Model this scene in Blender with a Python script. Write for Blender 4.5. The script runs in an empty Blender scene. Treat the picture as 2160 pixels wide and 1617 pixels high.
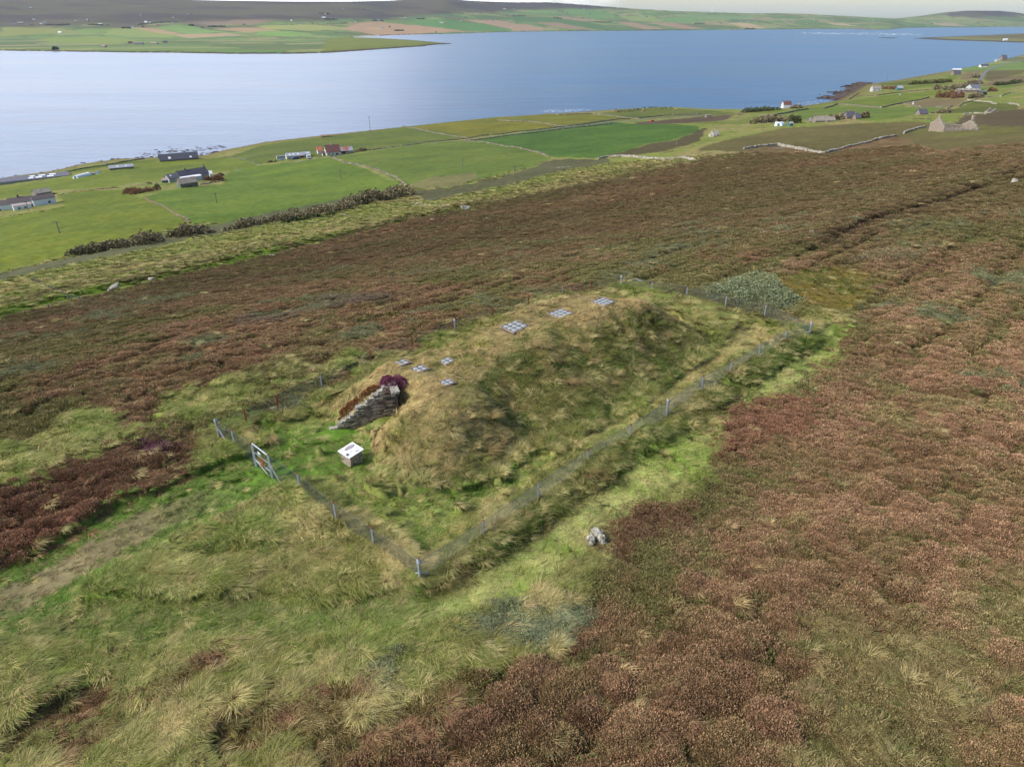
import bpy, bmesh, math, random
import numpy as np
from mathutils import Vector, Matrix, Euler

# ------------------------------------------------------------------ camera, sky, sun
scene = bpy.context.scene
COL = scene.collection
CAMZ = 110.0
PITCH = 28.21            # degrees below the horizon
FPX = 1440.0             # focal length in pixels of the 2160 px wide photograph
cam_d = bpy.data.cameras.new("camera")
cam_d.sensor_width = 36.0
cam_d.lens = 36.0 * FPX / 2160.0
cam_d.clip_start = 0.5
cam_d.clip_end = 80000.0
cam = bpy.data.objects.new("camera", cam_d)
COL.objects.link(cam)
cam.location = (0, 0, CAMZ)
cam.rotation_euler = (math.radians(90 - PITCH), 0, 0)
scene.camera = cam

SUN_EL, SUN_AZ = 40.0, -112.0      # azimuth measured from +Y (the view) towards +X
world = bpy.data.worlds.new("World")
scene.world = world
world.use_nodes = True
wn = world.node_tree.nodes; wl = world.node_tree.links
wn.clear()
w_out = wn.new("ShaderNodeOutputWorld")
w_bg = wn.new("ShaderNodeBackground"); w_bg.inputs["Strength"].default_value = 0.1
w_sky = wn.new("ShaderNodeTexSky"); w_sky.sky_type = 'NISHITA'; w_sky.sun_disc = False
w_sky.sun_elevation = math.radians(SUN_EL); w_sky.sun_rotation = math.radians(SUN_AZ)
w_sky.air_density = 1.0; w_sky.dust_density = 1.0; w_sky.ozone_density = 1.2
# broken cloud: noise over the sky directions, thickest on the sun's side
w_tc = wn.new("ShaderNodeTexCoord")
w_map = wn.new("ShaderNodeMapping"); w_map.inputs["Scale"].default_value = (1.0, 1.0, 3.2)
w_noise = wn.new("ShaderNodeTexNoise"); w_noise.inputs["Scale"].default_value = 2.6
w_noise.inputs["Detail"].default_value = 7.0; w_noise.inputs["Roughness"].default_value = 0.6
w_dot = wn.new("ShaderNodeVectorMath"); w_dot.operation = 'DOT_PRODUCT'
w_dot.inputs[1].default_value = (math.sin(math.radians(-58)), math.cos(math.radians(-58)), 0.0)
w_mr = wn.new("ShaderNodeMapRange"); w_mr.inputs[1].default_value = 0.1; w_mr.inputs[2].default_value = 0.95
w_mr.inputs[3].default_value = -0.12; w_mr.inputs[4].default_value = 0.50
w_add = wn.new("ShaderNodeMath"); w_add.operation = 'ADD'
w_cr = wn.new("ShaderNodeMapRange"); w_cr.interpolation_type = 'SMOOTHSTEP'
w_cr.inputs[1].default_value = 0.60; w_cr.inputs[2].default_value = 0.88
w_mix = wn.new("ShaderNodeMixRGB"); w_mix.inputs[2].default_value = (12.5, 13.0, 14.2, 1)
wl.new(w_tc.outputs["Generated"], w_map.inputs[0]); wl.new(w_map.outputs[0], w_noise.inputs["Vector"])
wl.new(w_tc.outputs["Generated"], w_dot.inputs[0]); wl.new(w_dot.outputs["Value"], w_mr.inputs[0])
wl.new(w_noise.outputs["Fac"], w_add.inputs[0]); wl.new(w_mr.outputs[0], w_add.inputs[1])
wl.new(w_add.outputs[0], w_cr.inputs[0]); wl.new(w_cr.outputs[0], w_mix.inputs[0])
wl.new(w_sky.outputs[0], w_mix.inputs[1]); wl.new(w_mix.outputs[0], w_bg.inputs["Color"])
wl.new(w_bg.outputs[0], w_out.inputs["Surface"])

sun_d = bpy.data.lights.new("sun", 'SUN')
sun_d.energy = 2.2; sun_d.angle = math.radians(10.0); sun_d.color = (1.0, 0.95, 0.87)
sun = bpy.data.objects.new("sun", sun_d); COL.objects.link(sun)
_el, _az = math.radians(SUN_EL), math.radians(SUN_AZ)
sdir = Vector((math.sin(_az) * math.cos(_el), math.cos(_az) * math.cos(_el), math.sin(_el)))
sun.rotation_euler = sdir.to_track_quat('Z', 'Y').to_euler()
sun.location = (0, 0, 400)

scene.view_settings.view_transform = 'Standard'
scene.view_settings.look = 'None'
scene.view_settings.exposure = 0.85
scene.view_settings.gamma = 1.0
scene.view_settings.use_curve_mapping = False
scene.cycles.max_bounces = 5
scene.cycles.diffuse_bounces = 2
scene.cycles.glossy_bounces = 2
scene.cycles.transmission_bounces = 3
scene.cycles.transparent_max_bounces = 6
scene.cycles.volume_bounces = 0

rnd = random.Random(11)
rng = np.random.default_rng(7)

# ------------------------------------------------------------------ maths helpers
def lin(r, g, b, k=1.0):
    def f(c):
        c /= 255.0
        return (c / 12.92 if c <= 0.04045 else ((c + 0.055) / 1.055) ** 2.4) * k
    return (f(r), f(g), f(b))

def hashf(ix, iy, seed):
    ix = ix.astype(np.int64); iy = iy.astype(np.int64)
    h = (ix * 374761393 + iy * 668265263 + seed * 974634777) & 0xFFFFFFFF
    h = ((h ^ (h >> 13)) * 1274126177) & 0xFFFFFFFF
    h = ((h ^ (h >> 16)) * 2246822519) & 0xFFFFFFFF
    h = h ^ (h >> 15)
    return (h & 0xFFFFFF) / float(0xFFFFFF)

def vnoise(x, y, seed=0):
    ix = np.floor(x); iy = np.floor(y)
    fx = x - ix; fy = y - iy
    fx = fx * fx * (3 - 2 * fx); fy = fy * fy * (3 - 2 * fy)
    a = hashf(ix, iy, seed); b = hashf(ix + 1, iy, seed)
    c = hashf(ix, iy + 1, seed); d = hashf(ix + 1, iy + 1, seed)
    return (a * (1 - fx) + b * fx) * (1 - fy) + (c * (1 - fx) + d * fx) * fy

def fbm(x, y, seed=0, oct=4, gain=0.5):
    s = 0.0; amp = 1.0; tot = 0.0
    for o in range(oct):
        # rotate each octave so the lattice never lines up
        ca, sa_ = math.cos(0.6 + o * 1.1), math.sin(0.6 + o * 1.1)
        s = s + amp * vnoise((x * ca - y * sa_) * 2 ** o, (x * sa_ + y * ca) * 2 ** o, seed + o * 17)
        tot += amp; amp *= gain
    return s / tot

def domes(x, y, seed=0, ids=False, k=1.15):
    """Cushion relief: 1 at the middle of each cell, falling to 0 in the gaps."""
    ix = np.floor(x); iy = np.floor(y)
    best = np.full(np.shape(x), 9.0); idv = np.zeros(np.shape(x))
    for dx in (-1, 0, 1):
        for dy in (-1, 0, 1):
            cx = ix + dx; cy = iy + dy
            px = cx + 0.15 + 0.7 * hashf(cx, cy, seed); py = cy + 0.15 + 0.7 * hashf(cx, cy, seed + 5)
            sz = 0.75 + 0.5 * hashf(cx, cy, seed + 9)
            d = ((x - px) ** 2 + (y - py) ** 2) / (sz * sz)
            if ids: idv = np.where(d < best, hashf(cx, cy, seed + 13), idv)
            best = np.minimum(best, d)
    h = np.sqrt(np.clip(1.0 - best * k, 0, 1))
    return (h, idv) if ids else h

def sm(x, a, b):
    t = np.clip((x - a) / (b - a), 0, 1)
    return t * t * (3 - 2 * t)

CP, SP = math.cos(math.radians(PITCH)), math.sin(math.radians(PITCH))
def raydir(px, py):
    px = np.asarray(px, float); py = np.asarray(py, float)
    xc = (px - 1080.0) / FPX; yc = -(py - 808.5) / FPX
    return xc, CP + yc * SP, -SP + yc * CP
def at_z(px, py, z=0.0):
    dx, dy, dz = raydir(px, py)
    t = (CAMZ - z) / np.maximum(-dz, 1e-4)
    return dx * t, dy * t

# ------------------------------------------------------------------ the lie of the land
_sp = [(-400, 470), (-150, 412), (0, 377), (110, 362), (180, 346), (250, 336), (330, 333), (430, 329), (480, 316), (560, 300),
       (700, 284), (860, 267), (1040, 248), (1200, 238), (1300, 231), (1400, 226), (1560, 237), (1690, 224),
       (1770, 212), (1800, 196), (1830, 178), (1900, 168), (2000, 150), (2080, 135), (2160, 117), (2240, 98), (2330, 84)]
_px = np.array([p[0] for p in _sp]); _py = np.array([p[1] for p in _sp])
_cx, _cy = at_z(_px, _py, 4.0)
NS = (-0.5, 0.8660254); NA = (0.8660254, 0.5)
_cs = NS[0] * _cx + NS[1] * _cy; _ca = NA[0] * _cx + NA[1] * _cy
_o = np.argsort(_ca); _cs = _cs[_o]; _ca = _ca[_o]
_ps = np.array([-400, -200, -100, -40, -10, 0, 8, 16, 25, 34, 40, 50, 100, 170, 300, 450, 560, 606, 616, 622, 630, 660, 3000.])
_pz = np.array([190, 140, 116, 101.5, 96.2, 95.0, 94.0, 93.3, 93.0, 92.6, 91.9, 89.9, 77, 61.5, 40, 20, 9, 5.2, 4.2, 1.5, -1.0, -4, -12])
_dense = np.arange(-400, 1200, 1.0)
_dz = np.interp(_dense, _ps, _pz)
_k = np.ones(7) / 7
_dzs = np.convolve(np.pad(_dz, 3, 'edge'), _k, 'valid')
_dzs = np.where(_dense > 596, _dz, _dzs)

def coast_s(a):
    return np.interp(a, _ca, _cs)

# far shore: for each photograph column, the row of its water line and of its skyline
_far = np.array([   # column, water row, skyline row, skyline distance, row where the land starts to climb
    (-700, 100, -30, 6800, 84), (-300, 104, -22, 6800, 84), (0, 107, -14, 6800, 86), (200, 110, -10, 6800, 86), (360, 112, -6, 6800, 86), (430, 113, 0, 6800, 86), (500, 113.5, 1.5, 6900, 85), (620, 113.5, 3.2, 7000, 83), (700, 111, 3.5, 7000, 80),
    (740, 104, 3.5, 7000, 78), (748, 79, 3.4, 7000, 77.5), (830, 74.5, 1.5, 7200, 74), (860, 73.5, -1, 7400, 73), (940, 72, -4, 7700, 71.5), (985, 70.5, 1, 7800, 70),
    (1020, 69.5, 3, 7900, 69.3), (1080, 67.5, 5, 8200, 67.3), (1160, 66.5, 5, 8400, 66.3), (1240, 65.8, 11, 8500, 65.6), (1340, 65.0, 19, 8600, 64.8), (1430, 64.5, 24, 8700, 64.3),
    (1500, 63.5, 26, 9000, 63.3), (1580, 63, 28.5, 9200, 62.8), (1640, 62.5, 28.0, 9300, 62.3), (1700, 62, 30, 9400, 61.8), (1760, 61.5, 33, 9600, 61.3), (1800, 61.5, 35, 9700, 61.3),
    (1850, 63, 38, 9700, 62.5), (1880, 62.5, 39.0, 9800, 62), (1905, 59.5, 37, 10200, 59.3), (1940, 58.5, 33, 10400, 58.3), (1980, 58, 27, 10500, 57.8), (2030, 58, 22.5, 10500, 57.8), (2100, 57.5, 23, 10600, 57.3), (2140, 57.5, 27, 10600, 57.3),
    (2160, 57.5, 31, 10600, 57.3), (2250, 57, 36, 10800, 56.8), (2400, 57, 36, 10800, 56.8), (2800, 57, 34, 10800, 56.8)], float)
_fdx, _fdy, _fdz = raydir(_far[:, 0], _far[:, 1])
_faz = np.arctan2(_fdx, _fdy)
_frc = CAMZ / (-_fdz) * np.hypot(_fdx, _fdy)
_gdx, _gdy, _gdz = raydir(_far[:, 0], _far[:, 2])
_frs = np.maximum(np.maximum(_far[:, 3], 7650.0), _frc + 2800)
_hdx, _hdy, _hdz = raydir(_far[:, 0], _far[:, 4])
_frp = CAMZ / (-_hdz) * np.hypot(_hdx, _hdy)
_fhs = CAMZ + _frs * _gdz / np.hypot(_gdx, _gdy)

def poly_px(pts, z):
    p = np.array(pts, float)
    x, y = at_z(p[:, 0], p[:, 1], z)
    return np.stack([x, y], 1)

# low promontory in front of the bay, the right-hand point and the skerry
PROM = poly_px([(680, 112.5), (740, 109), (800, 104.5), (850, 101), (895, 98), (915, 95.2), (955, 92.8), (920, 90), (880, 86.5), (830, 83), (790, 81.8), (752, 81.3), (735, 80), (690, 86)], 0)
POINT = poly_px([(1925, 81.5), (1960, 83.5), (2020, 86), (2090, 88), (2160, 90.5), (2300, 93), (2600, 96), (2600, 70), (2300, 66), (2160, 71), (2080, 74.5), (2010, 77.5), (1950, 80)], 0)
SKERRY = poly_px([(1848, 80), (1890, 81.8), (1895, 80.6), (1860, 79.4)], 0)

def in_poly(x, y, P):
    x = np.asarray(x, float); y = np.asarray(y, float)
    res = np.zeros(x.shape, bool)
    m = (x >= P[:, 0].min()) & (x <= P[:, 0].max()) & (y >= P[:, 1].min()) & (y <= P[:, 1].max())
    if not m.any():
        return res
    xs = x[m]; ys = y[m]; r = np.zeros(xs.shape, bool)
    n = len(P)
    for i in range(n):
        x1, y1 = P[i]; x2, y2 = P[(i + 1) % n]
        if y1 == y2:
            continue
        c = ((y1 > ys) != (y2 > ys)) & (xs < (x2 - x1) * (ys - y1) / (y2 - y1) + x1)
        r ^= c
    res[m] = r
    return res

def dist_line(x, y, P, cap=1e9):
    """Distance to a polyline, only worked out near its bounding box."""
    x = np.asarray(x, float); y = np.asarray(y, float)
    out = np.full(x.shape, cap)
    m = (x >= P[:, 0].min() - cap) & (x <= P[:, 0].max() + cap) & (y >= P[:, 1].min() - cap) & (y <= P[:, 1].max() + cap)
    if not m.any():
        return out
    xs = x[m]; ys = y[m]; best = np.full(xs.shape, cap)
    for i in range(len(P) - 1):
        ax, ay = P[i]; bx, by = P[i + 1]
        vx, vy = bx - ax, by - ay
        t = np.clip(((xs - ax) * vx + (ys - ay) * vy) / (vx * vx + vy * vy + 1e-9), 0, 1)
        best = np.minimum(best, np.hypot(xs - ax - t * vx, ys - ay - t * vy))
    out[m] = best
    return out

def H0(x, y):
    """Base ground height without small relief."""
    x = np.asarray(x, float); y = np.asarray(y, float)
    s = NS[0] * x + NS[1] * y; a = NA[0] * x + NA[1] * y
    cs = coast_s(a)
    r = np.hypot(x, y)
    # near island: distance below the coast stretched to the 616 m profile, but not around the site
    w = sm(s, 40, 300)
    q = s * (1 - w) + s * (616.0 / np.maximum(cs, 50)) * w
    z = np.interp(q, _dense, _dzs)
    far1 = sm(r, 60, 200) * (1 - sm(q, 540, 600))
    z = z + far1 * (fbm(x / 90.0, y / 90.0, 3, 3) - 0.5) * 3.6 + sm(r, 45, 90) * (1 - sm(q, 540, 600)) * (fbm(x / 22.0, y / 22.0, 5, 2) - 0.5) * 0.9
    # far shore
    az = np.arctan2(x, np.maximum(y, 1e-3))
    m = (r > 1900) & (y > 0)
    if m.any():
        azm = az[m]; rm = r[m]
        jit = (fbm(x[m] / 130.0, y[m] / 130.0, 21, 3) - 0.5) * 60
        rc = np.interp(azm, _faz, _frc) + jit; rs = np.interp(azm, _faz, _frs); hs = np.interp(azm, _faz, _fhs)
        rp = np.interp(azm, _faz, _frp)
        u = np.where(rm > rc, np.maximum((rm - rp) / (rs - rp), 1e-4), -1.0)
        f = np.where(u < 1, np.clip(u, 0, 1) ** 1.25, 1 - (u - 1) * 0.6)
        zf = np.where(u > 0, 3.0 + 4.0 * sm(rm - rc, 10, 60) + (hs - 7.0) * f, -6 + 0 * u)
        zf = zf + np.where(u > 0, sm(u, 0.03, 0.3) * (1 - sm(u, 0.75, 0.95)) * (fbm(x[m] / 420.0, y[m] / 420.0, 31, 3) - 0.5) * 20, 0)
        ji = (fbm(x[m] / 60.0, y[m] / 60.0, 22, 3) - 0.5) * 22
        dp = dist_line(x[m], y[m], np.vstack([PROM, PROM[:1]]), 600)
        ip = in_poly(x[m] + ji, y[m] + ji, PROM)
        zf = np.where(ip, np.maximum(zf, 2.0 + 6.0 * sm(dp, 0, 120)), zf)
        dq = dist_line(x[m], y[m], np.vstack([POINT, POINT[:1]]), 900)
        zf = np.where(in_poly(x[m] + ji, y[m] + ji, POINT), 1.5 + 16.0 * sm(dq, -20, 500), zf)
        zf = np.where(in_poly(x[m], y[m], SKERRY), 1.0, zf)
        zz = z[m]
        z[m] = np.maximum(zf, np.where(zz > 0, zz, -12))
    return z

# ------------------------------------------------------------------ the fenced site
FA = np.array([-3.01, 16.70])          # near corner
UA = np.array([0.7154, 0.6987]); UO = np.array([-0.7337, 0.6795])   # along, across
def site_ao(x, y):
    dx = np.asarray(x, float) - FA[0]; dy = np.asarray(y, float) - FA[1]
    det = UA[0] * UO[1] - UA[1] * UO[0]
    return (dx * UO[1] - dy * UO[0]) / det, (-dx * UA[1] + dy * UA[0]) / det
def site_xy(a, o):
    return FA[0] + a * UA[0] + o * UO[0], FA[1] + a * UA[1] + o * UO[1]

PW0 = np.array(site_xy(3.75, 11.05)); PW1 = np.array(site_xy(6.45, 9.7))   # entrance passage wall
_b1 = np.array([(692, 900), (720, 925), (765, 930), (775, 990), (782, 1052), (870, 1062), (1000, 1045), (1072, 1000), (1125, 962), (1200, 948), (1300, 888), (1400, 825), (1495, 768), (1518, 742), (1490, 702), (1430, 668), (1385, 640)], float)
_bx, _by = at_z(_b1[:, 0], _b1[:, 1], 93.1)
_bf = np.stack([_bx, _by], 1)
_bb = np.array([site_xy(25.3, 10.8), site_xy(23, 13.2), site_xy(12, 13.6), site_xy(4.8, 13.5), site_xy(3.2, 12.6)])
MBASE = np.vstack([_bf, _bb])
ML_LEFT = np.vstack([_bb[-1:], _bf[:5]]); ML_FRONT = _bf[4:13]; ML_RIGHT = np.vstack([_bf[12:], _bb[:1]]); ML_BACK = _bb
def mound_h(x, y):
    x = np.asarray(x, float); y = np.asarray(y, float)
    out = np.zeros(x.shape)
    m = (x > -14) & (x < 20) & (y > 12) & (y < 46)
    if not m.any():
        return out
    x = x[m]; y = y[m]
    a, o = site_ao(x, y)
    jx = (fbm(x / 1.8, y / 1.8, 41, 3) - 0.5) * 1.1; jy = (fbm(x / 1.8, y / 1.8, 47, 3) - 0.5) * 1.1
    ins = in_poly(x + jx, y + jy, MBASE)
    X_, Y_ = x + jx, y + jy
    f = np.where(ins, 1.0, 0.0)
    tmin = np.ones(x.shape)
    for Ln, w in ((ML_FRONT, np.interp(a, [4, 8.2, 10.8, 16, 21, 25], [3.0, 3.6, 6.8, 7.0, 5.6, 4.6])), (ML_RIGHT, 4.4 + 0 * a), (ML_BACK, 2.3 + 0 * a), (ML_LEFT, 3.4 + 0 * a)):
        t = np.clip(dist_line(X_, Y_, Ln, 14.0) / w, 0, 1)
        f = f * (0.62 * t + 0.38 * t * t * (3 - 2 * t)) ** 0.9
        tmin = np.minimum(tmin, t)
    t = tmin
    top = np.interp(a, [2, 5, 8, 9.5, 11.5, 15, 20, 25], [2.0, 2.1, 2.1, 2.0, 2.25, 2.45, 2.6, 2.3])
    h = top * f * (1 + 0.22 * (fbm(x / 1.3, y / 1.3, 43, 3) - 0.5) * np.clip(1.6 - t, 0.3, 1))
    h = h * (1 - 0.62 * np.exp(-((a - 10.2) / 1.25) ** 2) * sm(o, 8.8, 4.6))
    h = h + 0.42 * np.clip(t * (1.1 - t) * 4, 0, 1) * (domes(x / 1.25, y / 1.25, 45) - 0.4)
    # the passage cut
    v = PW1 - PW0; L = np.hypot(*v); v = v / L; n = np.array([v[1], -v[0]])      # towards the camera
    tt = (x - PW0[0]) * v[0] + (y - PW0[1]) * v[1]; dd = (x - PW0[0]) * n[0] + (y - PW0[1]) * n[1]
    cut = np.maximum(0.0, np.maximum(dd - 0.95, 0) * 1.5 + np.maximum(tt - L + 0.1, 0) * 6.0)
    inc = (dd > -0.05) & (dd < 3.0) & (tt > -1.5) & (tt < L + 1.2)
    h = np.where(inc, np.minimum(h, cut), h)
    out[m] = np.maximum(h, 0)
    return out

def relief(x, y, hw, sh):
    """Cushions in the heather, tussocks in the long grass. hw heather weight, sh 1 where kept short."""
    s = NS[0] * x + NS[1] * y; a = NA[0] * x + NA[1] * y
    r = np.hypot(x, y)
    u = a * 0.96 + s * 0.26; v = s * 0.96 - a * 0.26
    st = 1.0 + 0.9 * sm(r, 35, 80)
    wx = (fbm(x / 3.0, y / 3.0, 61, 2) - 0.5) * 1.4
    c1 = domes((u + wx * .5) / (1.25 * st), (v + wx * .5) / 1.0, 71, k=2.1)
    c2 = domes((u - wx) / (2.9 * st), (v + wx) / 2.1, 73, k=1.7)
    hz = -0.24 + 0.38 * c1 + 0.44 * c2 + 0.10 * (fbm(x / 0.5, y / 0.5, 75, 2) - 0.5)
    hz = hz * (1 + 0.5 * sm(r, 60, 160))
    g = 0.60 * (fbm(x / 2.6, y / 2.6, 77, 3) - 0.35) + 0.34 * domes(x / 1.15, y / 1.15, 79) + 0.42 * domes((x + wx) / 2.7, (y - wx) / 2.3, 83, k=1.6) - 0.22
    fade = 1 - sm(r, 500, 900)
    return (hw * hz + (1 - hw) * g * (1 - 0.8 * sh)) * fade

def march(px, py, hfun, n=1400, tmax=15500):
    """Where the sight line of each photograph pixel meets the ground."""
    px = np.atleast_1d(np.asarray(px, float)); py = np.atleast_1d(np.asarray(py, float))
    dx, dy, dz = raydir(px, py)
    t = 6.0 * (tmax / 6.0) ** (np.arange(n) / (n - 1.0))
    X = dx[:, None] * t; Y = dy[:, None] * t; Z = CAMZ + dz[:, None] * t
    Hh = np.maximum(hfun(X.ravel(), Y.ravel()).reshape(X.shape), 0.0)
    below = Z < Hh
    k = np.argmax(below, axis=1)
    k = np.where(below.any(axis=1), np.maximum(k, 1), n - 1)
    i = np.arange(len(px))
    g1 = (Z - Hh)[i, k]; g0 = (Z - Hh)[i, k - 1]
    f = np.clip(g0 / (g0 - g1 + 1e-9), 0, 1)
    tt = t[k - 1] + (t[k] - t[k - 1]) * f
    return np.stack([dx * tt, dy * tt], 1)
def W(pts):
    p = np.array(pts, float).reshape(-1, 2)
    return march(p[:, 0], p[:, 1], H0)
# ------------------------------------------------------------------ what grows where
KA = 0.8      # from colours as seen to base colours
def C(r, g, b, k=1.0):
    return np.array(lin(r, g, b, KA * k))
def CF(c):
    m = sum(c) / 3.0
    return C(*(m + (v - m) * 0.86 for v in c)) * 0.72

EDGE = W([(-420, 772), (-200, 727), (0, 683), (90, 664), (180, 640), (300, 612), (420, 580), (560, 549), (640, 530), (700, 514), (800, 490), (900, 464),
          (1000, 444), (1080, 424), (1150, 410), (1230, 393), (1300, 378), (1380, 362), (1460, 345), (1540, 328), (1600, 313), (1660, 313), (1740, 326), (1800, 312),
          (1880, 292), (1900, 286), (1945, 312), (1990, 322), (2060, 312), (2110, 305), (2160, 302), (2320, 290), (2500, 280)])
HEATH = np.vstack([EDGE, [[900, 300], [900, -600], [-700, -600], [-700, 100]]])

# (outline, colour, noise-jitter of the edge as a share of distance, shade variation)
FIELDS = [
    ([(1480, 318), (1560, 292), (1640, 274), (1760, 266), (1850, 262), (1930, 258), (2010, 262), (2160, 258), (2330, 250), (2400, 300), (2160, 310), (2060, 316), (1990, 326), (1940, 316), (1890, 292), (1740, 330), (1640, 316), (1560, 324)], (124, 112, 62), 0),
    ([(-300, 640), (-60, 598), (0, 581), (100, 556), (180, 532), (330, 497), (398, 474), (370, 455), (300, 420), (262, 402), (190, 404), (128, 414), (135, 438), (0, 463), (-200, 500)], (124, 142, 38), 1),
    ([(302, 420), (345, 405), (380, 401), (470, 390), (480, 362), (560, 350), (640, 341), (696, 334), (770, 356), (840, 386), (852, 400), (780, 415), (700, 436), (600, 450), (490, 474), (402, 474)], (110, 140, 44), 1),
    ([(702, 333), (800, 318), (900, 303), (980, 298), (1060, 308), (1110, 318), (1165, 336), (1100, 360), (1000, 386), (930, 398), (872, 400), (800, 362)], (112, 136, 52), 1),
    ([(860, 396), (900, 378), (1000, 366), (1010, 380), (960, 396), (880, 402)], (142, 136, 78), 1),
    ([(987, 298), (1100, 280), (1210, 262), (1290, 257), (1400, 262), (1472, 268), (1474, 276), (1430, 293), (1340, 315), (1270, 336), (1172, 334), (1110, 316)], (88, 126, 46), 1),
    ([(-40, 430), (0, 421), (110, 404), (240, 397), (345, 381), (440, 366), (550, 352), (478, 331), (340, 343), (245, 352), (200, 365), (115, 380), (0, 397), (-60, 405)], (122, 142, 44), 1),
    ([(100, 378), (240, 352), (345, 342), (330, 336), (290, 340), (190, 352), (118, 366)], (112, 134, 44), 1),
    ([(480, 333), (560, 306), (700, 287), (855, 269), (962, 280), (985, 294), (900, 302), (800, 316), (690, 331), (560, 345), (550, 350)], (112, 130, 52), 1),
    ([(862, 267), (960, 253), (1050, 245), (1110, 255), (1196, 268), (1080, 281), (985, 292), (945, 280)], (132, 134, 42), 1),
    ([(1060, 245), (1125, 238), (1250, 241), (1350, 253), (1280, 257), (1200, 268), (1110, 254)], (130, 134, 44), 1),
    ([(1255, 240), (1330, 230), (1400, 227), (1500, 233), (1555, 239), (1520, 244), (1440, 244), (1352, 252)], (114, 128, 56), 1),
    ([(1420, 262), (1500, 262), (1560, 264), (1650, 252), (1760, 248), (1640, 240), (1560, 255), (1480, 257)], (124, 138, 58), 1),
    ([(1560, 240), (1620, 235), (1680, 228), (1770, 214), (1850, 204), (1960, 192), (2014, 192), (1960, 203), (1905, 217), (1860, 227), (1800, 223), (1765, 219), (1700, 227), (1640, 239)], (122, 142, 48), 1),
    ([(1600, 250), (1640, 241), (1700, 230), (1765, 221), (1800, 225), (1860, 228), (1905, 223), (1990, 228), (1960, 241), (1900, 250), (1830, 257), (1740, 250), (1660, 257)], (118, 142, 56), 1),
    ([(1905, 219), (1965, 206), (2040, 210), (2018, 222), (1992, 227), (1930, 221)], (150, 130, 84), 1),
    ([(1975, 240), (2020, 228), (2048, 213), (2110, 218), (2150, 222), (2140, 234), (2060, 240), (1990, 241)], (112, 120, 50), 1),
    ([(1860, 176), (1920, 170), (2000, 165), (2010, 168), (1980, 177), (1880, 181), (1850, 181)], (118, 128, 54), 1),
    ([(1900, 190), (1960, 183), (2010, 177), (1985, 174), (1930, 181), (1850, 187)], (124, 142, 54), 1),
    ([(2055, 187), (2110, 182), (2160, 175), (2160, 181), (2100, 189), (2060, 193)], (118, 142, 56), 1),
    ([(1995, 163), (2000, 157), (2020, 159), (2018, 167), (2000, 168)], (126, 152, 50), 1),
    ([(2028, 160), (2050, 148), (2074, 146), (2062, 160), (2046, 168), (2026, 168)], (146, 128, 88), 1),
    ([(2075, 152), (2090, 143), (2160, 124), (2260, 120), (2260, 150), (2160, 152), (2110, 168), (2082, 172)], (124, 112, 66), 1),
    ([(2085, 180), (2070, 184), (2100, 168), (2150, 160), (2230, 158), (2230, 172), (2150, 178)], (146, 122, 86), 1),
    ([(1945, 274), (2000, 268), (2110, 262), (2160, 262), (2160, 292), (2060, 290), (1985, 285), (1930, 283)], (124, 120, 60), 0),
    ([(2010, 262), (2050, 244), (2160, 232), (2320, 226), (2320, 262), (2160, 268), (2060, 266)], (116, 98, 68), 0),
    # rough ground and dark scrub below the pasture
    ([(-200, 660), (-60, 622), (20, 592), (110, 572), (200, 552), (340, 525), (420, 505), (480, 494), (560, 478), (640, 462), (760, 436), (850, 412), (840, 398), (760, 412), (640, 440), (490, 468), (400, 486), (330, 498), (200, 532), (100, 560), (0, 584), (-150, 622)], (112, 112, 72), 0),
    ([(850, 405), (940, 398), (1040, 382), (1100, 362), (1170, 338), (1270, 338), (1300, 330), (1300, 345), (1200, 360), (1100, 388), (1000, 408), (900, 430)], (108, 106, 66), 0),
    ([(1345, 258), (1420, 252), (1530, 243), (1560, 240), (1545, 252), (1470, 259), (1420, 262), (1360, 264)], (112, 92, 70), 0),
    ([(1400, 302), (1440, 294), (1478, 276), (1500, 272), (1480, 300), (1400, 322), (1300, 334), (1290, 330)], (104, 92, 58), 0),
]
FIELDS_W = [(W(p), c, k) for p, c, k in FIELDS]

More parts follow.
